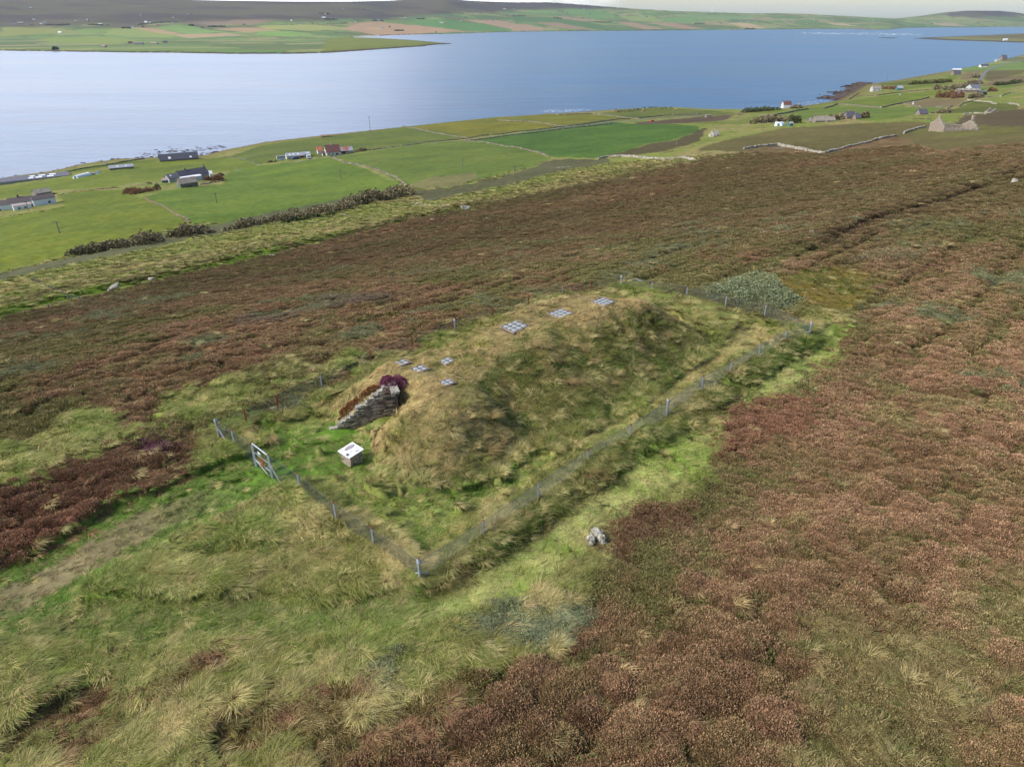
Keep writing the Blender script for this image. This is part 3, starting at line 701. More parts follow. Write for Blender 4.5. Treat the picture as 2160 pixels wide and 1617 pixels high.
M_GRASS = tuft_material("grass_blades", 0.45, 0.25, 0.42, tuple(C(206, 188, 140)))
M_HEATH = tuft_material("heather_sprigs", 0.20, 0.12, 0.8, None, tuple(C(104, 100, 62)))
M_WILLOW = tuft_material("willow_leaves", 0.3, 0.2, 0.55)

# ------------------------------------------------------------------ the ground: one sheet, finest near the site
def build_ground():
    az = np.radians(np.concatenate([np.arange(-100, -46, 1.5), np.arange(-46, 46, 0.19), np.arange(46, 101, 1.5)]))
    rr = [0.5, 2, 4]
    while rr[-1] < 17: rr.append(rr[-1] + 0.14)
    while rr[-1] < 16500: rr.append(rr[-1] * 1.0068)
    rr = np.array(rr)
    R, A = np.meshgrid(rr, az, indexing='ij')
    x = (R * np.sin(A)).ravel(); y = (R * np.cos(A)).ravel()
    z4 = zones(x, y)
    z = ground_z(x, y, z4)
    # dip the sheet a little under the mound's own body
    mh = mound_h(x, y); z = z - 0.6 * sm(mh, 0.25, 0.8)
    nr, na = R.shape
    i = np.arange(nr - 1)[:, None] * na + np.arange(na - 1)[None, :]
    F = np.stack([i, i + 1, i + 1 + na, i + na], -1).reshape(-1, 4)[:, ::-1]
    o = mesh_np("ground", np.stack([x, y, z], 1), F, M_GROUND, {"col": ('FLOAT_COLOR', z4[0]), "hw": ('FLOAT', z4[1])})
    tag(o, kind="structure"); return o
build_ground()

# ------------------------------------------------------------------ the sea
def build_sea():
    m, nt, b = new_mat("sea_water")
    geo = nt.nodes.new("ShaderNodeNewGeometry")
    mp = nt.nodes.new("ShaderNodeMapping"); mp.inputs["Rotation"].default_value = (0, 0, math.radians(20)); mp.inputs["Scale"].default_value = (0.5, 1.0, 1.0)
    nt.links.new(geo.outputs["Position"], mp.inputs[0])
    w1 = noise_node(nt, 0.22, 5, 0.62, mp.outputs[0]); w2 = noise_node(nt, 0.03, 4, 0.6, mp.outputs[0])
    mp2 = nt.nodes.new("ShaderNodeMapping"); mp2.inputs["Rotation"].default_value = (0, 0, math.radians(-8)); mp2.inputs["Scale"].default_value = (0.25, 1.0, 1.0)
    nt.links.new(geo.outputs["Position"], mp2.inputs[0])
    w3 = noise_node(nt, 0.004, 5, 0.55, mp2.outputs[0])
    w3.inputs["Distortion"].default_value = 0.3
    h = math2(nt, 'ADD', math2(nt, 'MULTIPLY', w1.outputs["Fac"], 1.0), math2(nt, 'MULTIPLY', w2.outputs["Fac"], 2.2))
    bp = nt.nodes.new("ShaderNodeBump"); bp.inputs["Strength"].default_value = 1.0; bp.inputs["Distance"].default_value = 1.0
    nt.links.new(h, bp.inputs["Height"])
    nt.links.new(mrange(nt, w3.outputs["Fac"], 0.36, 0.66, 0.55, 0.72), bp.inputs["Strength"])
    nt.links.new(bp.outputs[0], b.inputs["Normal"])
    cmx = nt.nodes.new("ShaderNodeMixRGB"); cmx.inputs[1].default_value = (0.012, 0.058, 0.155, 1); cmx.inputs[2].default_value = (0.024, 0.098, 0.225, 1)
    mp4 = nt.nodes.new("ShaderNodeMapping"); mp4.inputs["Rotation"].default_value = (0, 0, math.radians(-4)); mp4.inputs["Scale"].default_value = (0.16, 1.0, 1.0)
    nt.links.new(geo.outputs["Position"], mp4.inputs[0]); w4 = noise_node(nt, 0.02, 6, 0.65, mp4.outputs[0])
    nt.links.new(mrange(nt, math2(nt, 'ADD', math2(nt, 'MULTIPLY', w3.outputs["Fac"], .5), math2(nt, 'MULTIPLY', w4.outputs["Fac"], .5)), 0.42, 0.60, 0, 1), cmx.inputs[0]); nt.links.new(cmx.outputs[0], b.inputs["Base Color"])
    nt.links.new(mrange(nt, w3.outputs["Fac"], 0.36, 0.66, 0.28, 0.31), b.inputs["Roughness"])
    b.inputs["IOR"].default_value = 1.333; b.inputs["Specular IOR Level"].default_value = 0.5
    n = 96
    ang = np.linspace(0, 2 * math.pi, n, endpoint=False)
    V = [(0, 0, 0)] + [(18000 * math.cos(t), 18000 * math.sin(t), 0) for t in ang]
    F = [(0, 1 + k, 1 + (k + 1) % n) for k in range(n)]
    o = mesh_np("sea", V, F, m, smooth=False); tag(o, kind="structure")
build_sea()

# ------------------------------------------------------------------ plants: small prototypes, set out as ground cover
PROTO = {}
def proto(name, V, F, t, rv, mat):
    me = bpy.data.meshes.new(name)
    me.from_pydata([tuple(v) for v in V], [], [tuple(f) for f in F])
    for an, arr in (("t", t), ("rv", rv)):
        at = me.attributes.new(an, 'FLOAT', 'POINT'); at.data.foreach_set("value", np.array(arr, np.float32))
    me.materials.append(mat)
    o = bpy.data.objects.new(name, me)
    return o

def grass_tuft(seed, n=46, wind=0.55, length=0.5, spread=0.13, wid=0.0075):
    q = random.Random(seed); V = []; F = []; T = []; RV = []
    for i in range(n):
        a = q.uniform(0, 6.283); rr = spread * math.sqrt(q.random())
        x, y = rr * math.cos(a), rr * math.sin(a); z = -0.03
        L = length * q.uniform(0.55, 1.15)
        lean = q.uniform(0.15, 0.6); da = a + q.uniform(-0.5, 0.5)
        dx, dy = lean * math.cos(da) + wind * q.uniform(0.5, 1.2), lean * math.sin(da) + q.uniform(-0.2, 0.2)
        w = wid * q.uniform(0.7, 1.3); rv = q.random(); segs = 4
        wx, wy = -dy, dx; wl_ = math.hypot(wx, wy) + 1e-6; wx /= wl_; wy /= wl_
        base = len(V)
        for k in range(segs + 1):
            t = k / segs
            bend = t * t
            px = x + L * (dx * t * 0.55 + dx * bend * 0.75); py = y + L * (dy * t * 0.55 + dy * bend * 0.75)
            pz = z + L * (t * 0.95 - bend * (0.45 + 0.25 * math.hypot(dx, dy)))
            ww = w * (1 - 0.8 * t)
            V += [(px - wx * ww, py - wy * ww, pz), (px + wx * ww, py + wy * ww, pz + ww * 0.4)]
            T += [t, t]; RV += [rv, rv]
        for k in range(segs):
            b0 = base + 2 * k; F.append((b0, b0 + 1, b0 + 3, b0 + 2))
    return V, F, T, RV

def heather_clump(seed, n=230, R=0.27, hgt=0.62, size=0.036):
    q = random.Random(seed); V = []; F = []; T = []; RV = []
    for i in range(n):
        a = q.uniform(0, 6.283); ph = math.acos(q.uniform(0.0, 1.0))
        nx, ny, nz = math.sin(ph) * math.cos(a), math.sin(ph) * math.sin(a), math.cos(ph)
        k = q.uniform(0.72, 1.0) ** 0.7 * (1 + 0.12 * math.sin(3 * a + seed))
        c = Vector((nx * R * k, ny * R * k, nz * R * hgt * k))
        up = (Vector((nx, ny, nz)) * 0.8 + Vector((q.uniform(-.5, .5), q.uniform(-.5, .5), 0.6 + q.uniform(-.3, .3)))).normalized()
        sd = up.cross(Vector((q.uniform(-1, 1), q.uniform(-1, 1), q.uniform(-1, 1)))).normalized()
        L = size * q.uniform(0.7, 1.4); w = size * q.uniform(0.3, 0.5)
        b0 = len(V); rv = q.random()
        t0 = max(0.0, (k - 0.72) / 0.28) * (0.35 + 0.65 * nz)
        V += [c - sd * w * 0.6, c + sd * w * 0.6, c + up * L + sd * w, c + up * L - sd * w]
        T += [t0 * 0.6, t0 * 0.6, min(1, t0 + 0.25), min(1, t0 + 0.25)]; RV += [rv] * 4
        F.append((b0, b0 + 1, b0 + 2, b0 + 3))
    return V, F, T, RV

def willow_clump(seed, n=130, R=0.26, size=0.032):
    q = random.Random(seed); V = []; F = []; T = []; RV = []
    for i in range(n):
        a = q.uniform(0, 6.283); ph = math.acos(q.uniform(0.0, 1.0)); k = q.uniform(0.5, 1.05)
        n_ = Vector((math.sin(ph) * math.cos(a), math.sin(ph) * math.sin(a), math.cos(ph)))
        c = Vector((n_.x * R * k, n_.y * R * k, n_.z * R * 0.8 * k))
        up = (n_ + Vector((q.uniform(-1, 1), q.uniform(-1, 1), q.uniform(-.3, 1)))).normalized()
        sd = up.cross(Vector((q.uniform(-1, 1), q.uniform(-1, 1), q.uniform(-1, 1)))).normalized()
        L = size * q.uniform(0.8, 1.5); w = L * 0.36; b0 = len(V); rv = q.random()
        V += [c, c + up * L * .5 + sd * w, c + up * L, c + up * L * .5 - sd * w]
        T += [k * .6, k, k, k]; RV += [rv] * 4; F.append((b0, b0 + 1, b0 + 2, b0 + 3))
    return V, F, T, RV

def proto_collection(name, items):
    c = bpy.data.collections.new(name)
    for o in items: c.objects.link(o)
    return c
PC_GRASS = proto_collection("grass_tufts", [proto("tuft_a%d" % i, *grass_tuft(50 + i, n=64, wind=w_, length=l_), M_GRASS)
             for i, (w_, l_) in enumerate([(0.25, 0.36), (0.55, 0.42), (0.1, 0.30), (0.4, 0.44), (0.7, 0.38)])])
PC_TUSSOCK = proto_collection("grass_tussocks", [proto("tussock_%d" % i, *grass_tuft(150 + i, n=190, wind=w_, length=l_, spread=0.24, wid=0.0085), M_GRASS)
             for i, (w_, l_) in enumerate([(0.12, 0.50), (0.3, 0.56), (0.0, 0.46), (0.45, 0.6)])])
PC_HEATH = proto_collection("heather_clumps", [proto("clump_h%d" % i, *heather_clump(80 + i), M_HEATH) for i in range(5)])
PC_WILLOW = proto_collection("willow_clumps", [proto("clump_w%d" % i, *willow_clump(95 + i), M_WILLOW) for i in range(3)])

def scatter_group(coll):
    ng = bpy.data.node_groups.new("scatter_" + coll.name, 'GeometryNodeTree')
    ng.interface.new_socket("Geometry", in_out='INPUT', socket_type='NodeSocketGeometry')
    ng.interface.new_socket("Geometry", in_out='OUTPUT', socket_type='NodeSocketGeometry')
    N = ng.nodes; L = ng.links
    gi = N.new("NodeGroupInput"); go = N.new("NodeGroupOutput")
    ci = N.new("GeometryNodeCollectionInfo"); ci.inputs[0].default_value = coll
    ci.inputs["Separate Children"].default_value = True; ci.inputs["Reset Children"].default_value = True
    ip = N.new("GeometryNodeInstanceOnPoints"); ip.inputs["Pick Instance"].default_value = True
    def att(nm, ty):
        n = N.new("GeometryNodeInputNamedAttribute"); n.data_type = ty; n.inputs["Name"].default_value = nm
        return n.outputs["Attribute"]
    L.new(gi.outputs[0], ip.inputs["Points"]); L.new(ci.outputs[0], ip.inputs["Instance"])
    L.new(att("pick", 'INT'), ip.inputs["Instance Index"])
    e2r = N.new("FunctionNodeEulerToRotation"); L.new(att("rot", 'FLOAT_VECTOR'), e2r.inputs[0]); L.new(e2r.outputs[0], ip.inputs["Rotation"])
    L.new(att("scl", 'FLOAT_VECTOR'), ip.inputs["Scale"])
    L.new(ip.outputs[0], go.inputs[0])
    return ng

def scatter(name, P, rot, scl, pick, tint, coll, label, cat):
    me = bpy.data.meshes.new(name)
    me.vertices.add(len(P)); me.vertices.foreach_set("co", np.asarray(P, np.float32).ravel())
    a = me.attributes.new("rot", 'FLOAT_VECTOR', 'POINT'); a.data.foreach_set("vector", np.asarray(rot, np.float32).ravel())
    a = me.attributes.new("scl", 'FLOAT_VECTOR', 'POINT'); a.data.foreach_set("vector", np.asarray(scl, np.float32).ravel())
    a = me.attributes.new("pick", 'INT', 'POINT'); a.data.foreach_set("value", np.asarray(pick, np.int32))
    a = me.attributes.new("tint", 'FLOAT_COLOR', 'POINT')
    t4 = np.ones((len(P), 4), np.float32); t4[:, :3] = tint; a.data.foreach_set("color", t4.ravel())
    o = bpy.data.objects.new(name, me); link(o)
    md = o.modifiers.new("scatter", 'NODES'); md.node_group = scatter_group(coll)
    tag(o, label, cat, kind="stuff")
    return o

def excluded(x, y):
    """Spots kept bare: skylights, plinth foot, passage."""
    m = np.zeros(x.shape, bool)
    for cx, cy, rr_ in BARE:
        m |= (x - cx) ** 2 + (y - cy) ** 2 < rr_ * rr_
    return m

def surf_z(x, y, z4=None):
    z4 = zones(x, y) if z4 is None else z4
    g = ground_z(x, y, z4)
    m = mound_h(x, y)
    b = H0(x, y) + m + 0.10 * (fbm(x / 0.7, y / 0.7, 401, 3) - 0.5)
    return np.where(m > 0.03, np.maximum(g - 0.6 * sm(m, 0.25, 0.8), b), g)

def desat(c, k):
    L = c @ np.array([.35, .5, .15]); return c * (1 - k) + k * L[:, None] * np.array([1.08, 1.0, .80])

def plant_out(N=250000, R=300.0):
    az = np.radians(np.where(rng.random(N) < .9, rng.uniform(-56, 56, N), rng.uniform(56, 88, N) * np.sign(rng.random(N) - .5))); r0 = 14.0
    lo, hi = math.log(2.5 + r0), math.log(R + r0)
    r = np.exp(rng.uniform(lo, hi, N)) - r0
    x = r * np.sin(az); y = r * np.cos(az)
    fe = 0.05 + np.where(r < 60, 0.007, 0.016) * r
    z4 = zones(x + rng.normal(0, 1, N) * fe, y + rng.normal(0, 1, N) * fe); col, hw, sh, wi = z4
    z = surf_z(x, y)
    e = 0.25
    zx = H0(x + e, y) + mound_h(x + e, y) - H0(x - e, y) - mound_h(x - e, y)
    zy = H0(x, y + e) + mound_h(x, y + e) - H0(x, y - e) - mound_h(x, y - e)
    nx, ny = -zx / (2 * e), -zy / (2 * e)
    s = NS[0] * x + NS[1] * y
    keep = ~excluded(x, y) & (s < 420) & ~((sh > 0.97) & (rng.random(N) < 0.7) & (r < 60))
    # fields stay cropped, too far to show blades
    infield = np.zeros(N, bool)
    for P, c, k in FIELDS_W:
        infield |= in_poly(x, y, P)
    keep &= ~(infield & (r > 120))
    far = np.clip((r + 10) / 38.0, 0.85, 6) ** 0.62 * 0.86
    wind = (fbm(x / 3.0, y / 3.0, 421, 3) - 0.5) * 4.5 + 0.1
    jit = rng.uniform(0.68, 1.38, (N, 1)) * (1 + rng.uniform(-.06, .06, (N, 3)))
    def rot_of(m, tilt, spin):
        k = m.sum(); g = tilt
        th = np.arctan(np.hypot(nx[m], ny[m])) * g; ph = np.arctan2(ny[m], nx[m])
        out = np.zeros((k, 3))
        for i in range(k):
            q = Matrix.Rotation(ph[i], 3, 'Z') @ Matrix.Rotation(th[i], 3, 'Y') @ Matrix.Rotation(-ph[i] + spin[i], 3, 'Z')
            out[i] = q.to_euler()
        return out
    u = rng.random(N)
    isw = keep & (wi > 0.5) & (u < 0.75)
    ish = keep & ~isw & (hw > u * 0.98 + 0.01)
    isg = keep & ~isw & ~ish
    mh = mound_h(x, y)
    # grass
    tg = mixc(col, CL['straw'] * 1.05, 0.75 * (rng.random(N) < 0.16)); tg = mixc(tg, CL['dgreen'], 0.6 * (rng.random(N) < 0.16)) * jit
    k = isg.sum(); P = np.stack([x, y, z], 1)
    tall = 0.75 + 0.75 * sm(fbm(x / 1.6, y / 1.6, 431, 3), 0.42, 0.66)
    hgt = tall * (1 - 0.62 * sh) * np.where(mh > 0.4, 1.05, 1.0)
    scl = np.stack([far * (1 - 0.25 * sh) * 1.05, far * (1 - 0.25 * sh) * 1.05, far * hgt * 0.9], 1) * rng.uniform(0.8, 1.25, (N, 1))
    spin = wind + rng.uniform(-1.2, 1.2, N)
    o = scatter("grass", P[isg], rot_of(isg, 0.8, spin[isg]), scl[isg], rng.integers(0, 5, k), np.clip(tg[isg] * 1.45, 0, 1), PC_GRASS,
            "long windswept green and straw coloured grass around the mound and fence", "grass")
    # tussocks: each a fountain of long blades on the crown of its own hummock
    NT = 9000; rt = np.exp(rng.uniform(math.log(9 + 12), math.log(110 + 12), NT)) - 12; at_ = np.radians(rng.uniform(-56, 56, NT))
    xt = rt * np.sin(at_); yt = rt * np.cos(at_); zt = zones(xt, yt); dm, di = domes(xt / 1.15, yt / 1.15, 79, True)
    kt = (zt[1] < 0.5) & (zt[3] < 0.5) & (zt[2] < 0.45) & ((dm > 0.72) | (mound_h(xt, yt) > 0.3)) & ~excluded(xt, yt)
    xt, yt, rt, di = xt[kt], yt[kt], rt[kt], di[kt]; ct = zt[0][kt]; n_t = len(xt)
    sct = rng.uniform(0.5, 1.05, n_t) * np.clip((rt + 10) / 38.0, 0.9, 3) ** 0.4
    ct = mixc(ct, np.array([CL['straw'] * 1.05, CL['green'], CL['olive'] * 1.1, C(150, 122, 84)])[rng.choice(4, n_t, p=[.33, .37, .18, .12])], 0.55) * rng.uniform(.8, 1.25, (n_t, 1))
    zt_ = surf_z(xt, yt) - .03
    scatter("tussock_grass", np.stack([xt, yt, zt_], 1), np.stack([rng.uniform(-.15, .15, n_t), rng.uniform(-.15, .15, n_t), rng.uniform(-1.6, 1.6, n_t)], 1),
            np.stack([sct, sct, sct * rng.uniform(.7, 1.15, n_t)], 1), rng.integers(0, 4, n_t), np.clip(ct * 1.45, 0, 1), PC_TUSSOCK, "tufted tussocks of straw and green grass standing out of the sward", "grass tussocks")
    k = ish.sum()
    spin = rng.uniform(0, 6.28, N)
    sc = far * rng.uniform(0.6, 1.35, N)
    scl = np.stack([sc * (1.0 + 0.25 * sm(r, 40, 90)), sc, sc * rng.uniform(0.8, 1.15, N)], 1)
    spin = np.where(r > 45, 0.35 + rng.uniform(-0.3, 0.3, N) , spin)
    Ph = P.copy(); Ph[:, 2] -= 0.05
    scatter("heather", Ph[ish], rot_of(ish, 0.9, spin[ish]), scl[ish], rng.integers(0, 5, k), np.clip(desat(col[ish], .17) * (0.5 + 0.5 * jit[ish]) * (1.8 - 0.38 * sm(r, 42, 85))[ish][:, None], 0, 1), PC_HEATH,
            "brown and russet heather covering the hillside around the enclosure", "heather")
    k = isw.sum()
    scatter("creeping_willow", P[isw], rot_of(isw, 0.9, spin[isw]), scl[isw], rng.integers(0, 3, k), np.clip(col[isw] * jit[isw] * 1.15, 0, 1), PC_WILLOW,
            "low grey green willow scrub with small leaves growing in patches", "scrub")
BARE = []

M_MOUND = M_GROUND
def build_mound():
    n1, n2 = 330, 200
    a = np.linspace(1.0, 28.0, n1); o = np.linspace(0.2, 14.2, n2)
    A, O = np.meshgrid(a, o, indexing='ij')
    x, y = site_xy(A.ravel(), O.ravel())
    z4 = zones(x, y); mh = mound_h(x, y)
    z = H0(x, y) + mh + 0.10 * (fbm(x / 0.7, y / 0.7, 401, 3) - 0.5)
    z = np.where(mh < 0.03, H0(x, y) - 0.9, z)
    i = np.arange(n1 - 1)[:, None] * n2 + np.arange(n2 - 1)[None, :]
    F = np.stack([i, i + n2, i + n2 + 1, i + 1], -1).reshape(-1, 4)
    keep = (mh[F] > 0.03).any(1); F = F[keep]
    used = np.unique(F); remap = -np.ones(len(x), int); remap[used] = np.arange(len(used))
    F = remap[F]
    V = np.stack([x, y, z], 1)[used]
    e = bpy.data.objects.new("burial_mound", None); link(e); e.location = (0, 0, 0)
    tag(e, "long grass covered burial mound with skylights and a stone walled entrance", "burial mound")
    mesh_np("turf", V, F, M_MOUND, {"col": ('FLOAT_COLOR', z4[0][used]), "hw": ('FLOAT', z4[1][used] * 0)}, parent=e)
    return e
MOUND = build_mound()
# ------------------------------------------------------------------ small builders
def simple_mat(name, col, rough=0.7, metal=0.0, var=0.25, scale=1.5, bump=0.0, stretch=None, col2=None, spec=0.3):
    m, nt, b = new_mat(name)
    tc = nt.nodes.new("ShaderNodeTexCoord"); vec = tc.outputs["Object"]
    if stretch:
        mp = nt.nodes.new("ShaderNodeMapping"); mp.inputs["Scale"].default_value = stretch; nt.links.new(vec, mp.inputs[0]); vec = mp.outputs[0]
    n = noise_node(nt, scale, 5, 0.6, vec)
    mx = nt.nodes.new("ShaderNodeMixRGB")
    c2 = col2 if col2 is not None else tuple(v * (1 - var) for v in col)
    mx.inputs[1].default_value = (*tuple(v * (1 + var * 0.6) for v in col), 1); mx.inputs[2].default_value = (*c2, 1)
    nt.links.new(mrange(nt, n.outputs["Fac"], 0.38, 0.62, 0, 1), mx.inputs[0])
    nt.links.new(mx.outputs[0], b.inputs["Base Color"])
    b.inputs["Roughness"].default_value = rough; b.inputs["Metallic"].default_value = metal; b.inputs["Specular IOR Level"].default_value = spec
    if bump:
        bp = nt.nodes.new("ShaderNodeBump"); bp.inputs["Distance"].default_value = bump; nt.links.new(n.outputs["Fac"], bp.inputs["Height"]); nt.links.new(bp.outputs[0], b.inputs["Normal"])
    return m
MS = {
 'steel': simple_mat("galvanised_steel", lin(168, 172, 180), 0.55, 0.3, 0.2, 9), 'rust': simple_mat("rusty_steel", lin(140, 74, 44), 0.85, 0, 0.4, 12),
 'darksteel': simple_mat("weathered_steel", lin(96, 98, 108), 0.7, 0.2, 0.3, 9), 'wire': simple_mat("fence_wire", lin(84, 92, 92), 0.6, 0.2, 0.15, 3),
 'stone': simple_mat("drystone", lin(156, 140, 124), 0.95, 0, 0.35, 2.5, 0.02, col2=lin(118, 102, 90)), 'lichen': simple_mat("lichened_stone", lin(170, 165, 152), 0.95, 0, 0.3, 9, 0.04, col2=lin(96, 90, 80)),
 'slab': simple_mat("dark_slate_slab", lin(96, 88, 82), 0.85, 0, 0.3, 6, 0.01), 'wallstone': simple_mat("field_wall_stone", lin(122, 114, 98), 0.95, 0, 0.3, 0.6, 0.05, col2=lin(96, 88, 76)),
 'whitewall': simple_mat("pale_wall_stone", lin(166, 160, 146), 0.95, 0, 0.3, 0.6, 0.05, col2=lin(126, 118, 104)), 'brownwall': simple_mat("overgrown_wall_stone", lin(132, 112, 84), 0.95, 0, 0.3, 0.6, 0.05),
 'render': simple_mat("white_render", lin(206, 206, 206), 0.9, 0, 0.06, 0.8), 'greyrender': simple_mat("grey_render", lin(150, 150, 148), 0.9, 0, 0.12, 0.8), 'stonehouse': simple_mat("house_masonry", lin(128, 118, 108), 0.95, 0, 0.25, 2, 0.03),
 'slate': simple_mat("slate_roof", lin(84, 82, 92), 0.7, 0, 0.15, 1.5, 0, (1, 6, 6)), 'flag': simple_mat("flagstone_roof", lin(150, 142, 132), 0.9, 0, 0.25, 1.0, 0.03, (0.5, 4, 4), col2=lin(112, 104, 94)),
 'greyroof': simple_mat("grey_brown_tile_roof", lin(100, 90, 90), 0.85, 0, 0.12, 2, 0, (1, 6, 6)),
 'brownroof': simple_mat("brown_tile_roof", lin(104, 74, 68), 0.85, 0, 0.12, 2, 0, (1, 6, 6)), 'sheet': simple_mat("grey_sheet_roof", lin(150, 152, 158), 0.6, 0, 0.12, 1, 0, (6, 1, 1)),
 'darksheet': simple_mat("dark_sheet_roof", lin(104, 104, 114), 0.7, 0, 0.1, 1, 0, (6, 1, 1)), 'rustsheet': simple_mat("rusty_sheet_roof", lin(150, 92, 70), 0.8, 0, 0.2, 0.25, 0, None, col2=lin(150, 158, 170)),
 'white': simple_mat("white_paint", lin(226, 228, 232), 0.6, 0, 0.04, 2), 'glass': simple_mat("window_glass", lin(44, 50, 58), 0.25, 0, 0.1, 2, spec=0.6), 'green': simple_mat("green_paint", lin(60, 118, 96), 0.6, 0, 0.1, 2),
 'teal': simple_mat("teal_paint", lin(60, 104, 104), 0.6, 0, 0.1, 2), 'red': simple_mat("red_paint", lin(188, 66, 44), 0.6, 0, 0.1, 2), 'orange': simple_mat("terracotta", lin(190, 108, 84), 0.8, 0, 0.12, 2),
 'pink': simple_mat("faded_pink_sheet", lin(188, 160, 156), 0.8, 0, 0.08, 1), 'blue': simple_mat("blue_plastic", lin(60, 110, 178), 0.5, 0, 0.1, 2), 'navy': simple_mat("dark_blue_paint", lin(38, 48, 72), 0.35, 0.2, 0.1, 2, spec=0.6),
 'plastic': simple_mat("polytunnel_film", lin(214, 220, 226), 0.4, 0, 0.08, 0.4), 'tyre': simple_mat("tyre_rubber", lin(30, 30, 32), 0.9, 0, 0.1, 5), 'wood': simple_mat("weathered_wood", lin(128, 120, 110), 0.95, 0, 0.2, 4, 0, (1, 1, .2)),
 'lens': simple_mat("glass_lens", lin(156, 160, 160), 0.3, 0, 0.08, 8, spec=0.5), 'concrete': simple_mat("concrete", lin(176, 176, 172), 0.9, 0, 0.1, 3),
 'cream': simple_mat("cream_hide", lin(178, 150, 112), 0.9, 0, 0.1, 3), 'black': simple_mat("black_hide", lin(34, 30, 30), 0.9, 0, 0.1, 3), 'brown': simple_mat("brown_hide", lin(112, 70, 46), 0.9, 0, 0.1, 3),
 'tarmac': simple_mat("tarmac", lin(112, 110, 108), 0.95, 0, 0.12, 0.4), 'foam': simple_mat("foam", lin(222, 228, 234), 0.9, 0, 0.05, 0.1), 'seaweed': simple_mat("shore_rock", lin(84, 68, 58), 0.95, 0, 0.3, 0.3),
 'ink': simple_mat("panel_ink", lin(150, 148, 150), 0.7, 0, 0.05, 4), 'darkink': simple_mat("panel_dark_ink", lin(84, 80, 88), 0.7, 0, 0.3, 18), 'lilac': simple_mat("panel_oval_ink", lin(138, 126, 132), 0.7, 0, 0.2, 10),
}

class MB:
    """Collects shapes and links them as one mesh object."""
    def __init__(s): s.V = []; s.F = []; s.mi = []; s.cur = 0; s.mats = []
    def use(s, m):
        if m not in s.mats: s.mats.append(m)
        s.cur = s.mats.index(m); return s
    def add(s, V, F):
        b = len(s.V); s.V += [tuple(v) for v in V]; s.F += [tuple(b + i for i in f) for f in F]; s.mi += [s.cur] * len(F)
    def box(s, c, d, rz=0.0, jit=0.0, rot=None):
        R = rot if rot is not None else Matrix.Rotation(rz, 3, 'Z'); c = Vector(c)
        V = []
        for k in range(8):
            v = Vector(((k & 1) - .5, ((k >> 1) & 1) - .5, ((k >> 2) & 1) - .5))
            v = Vector((v.x * d[0], v.y * d[1], v.z * d[2]))
            if jit: v += Vector((rnd.uniform(-jit, jit) * d[0], rnd.uniform(-jit, jit) * d[1], rnd.uniform(-jit, jit) * d[2]))
            V.append(c + R @ v)
        s.add(V, [(0, 2, 3, 1), (4, 5, 7, 6), (0, 1, 5, 4), (2, 6, 7, 3), (0, 4, 6, 2), (1, 3, 7, 5)])
    def tube(s, a, b, r0, r1=None, n=6, cap=True):
        a = Vector(a); b = Vector(b); r1 = r0 if r1 is None else r1
        d = (b - a).normalized(); u = d.orthogonal().normalized(); w = d.cross(u)
        V = []
        for k in range(n):
            t = 2 * math.pi * k / n; e = u * math.cos(t) + w * math.sin(t)
            V.append(a + e * r0)
        for k in range(n):
            t = 2 * math.pi * k / n; e = u * math.cos(t) + w * math.sin(t)
            V.append(b + e * r1)
        F = [(k, (k + 1) % n, n + (k + 1) % n, n + k) for k in range(n)]
        if cap: F += [tuple(range(n - 1, -1, -1)), tuple(range(n, 2 * n))]
        s.add(V, F)
    def prism(s, poly, depth_vec):
        """poly: list of 3-D points (counter-clockwise seen against depth_vec), pushed along depth_vec."""
        n = len(poly); P = [Vector(p) for p in poly]; D = Vector(depth_vec)
        V = P + [p + D for p in P]
        F = [tuple(range(n - 1, -1, -1)), tuple(range(n, 2 * n))] + [(k, (k + 1) % n, n + (k + 1) % n, n + k) for k in range(n)]
        s.add(V, F)
    def build(s, name, mat=None, parent=None, smooth=False):
        me = bpy.data.meshes.new(name); me.from_pydata(s.V, [], s.F)
        ms = s.mats if s.mats else [mat]
        for m in ms: me.materials.append(m)
        if len(ms) > 1: me.polygons.foreach_set("material_index", np.array(s.mi, np.int32))
        if smooth: me.polygons.foreach_set("use_smooth", np.ones(len(s.F), bool))
        me.update()
        bm = bmesh.new(); bm.from_mesh(me); bmesh.ops.recalc_face_normals(bm, faces=bm.faces); bm.to_mesh(me); bm.free()
        o = bpy.data.objects.new(name, me); link(o)
        if parent: o.parent = parent
        return o
def empty(name, loc, rz=0.0, label=None, cat=None, group=None):
    o = bpy.data.objects.new(name, None); link(o); o.location = loc; o.rotation_euler = (0, 0, rz)
    o.empty_display_size = 0.5
    return tag(o, label, cat, group)
def gz(x, y):
    return float(H0(np.array([x]), np.array([y]))[0])
def sz(x, y):
    return float(surf_z(np.array([x]), np.array([y]))[0])
def P3(px, py):
    w = march(px, py, H0)[0]; return Vector((w[0], w[1], gz(w[0], w[1])))
def S3(px, py):
    """On the mound or the ground, whichever the sight line meets."""
    w = march(px, py, lambda x, y: H0(x, y) + mound_h(x, y), n=3000, tmax=400)[0]
    return Vector((w[0], w[1], gz(w[0], w[1]) + float(mound_h(np.array([w[0]]), np.array([w[1]]))[0])))
def copy_tree(o, parent=None):
    c = o.copy(); COL.objects.link(c)
    if parent: c.parent = parent
    for ch in list(o.children): copy_tree(ch, c)
    return c
def px_height(base, px, py_top):
    """Height above base that reaches a photograph row."""
    dx, dy, dz = raydir(px, py_top)
    return CAMZ + math.hypot(base.x, base.y) * float(dz) / math.hypot(float(dx), float(dy)) - base.z

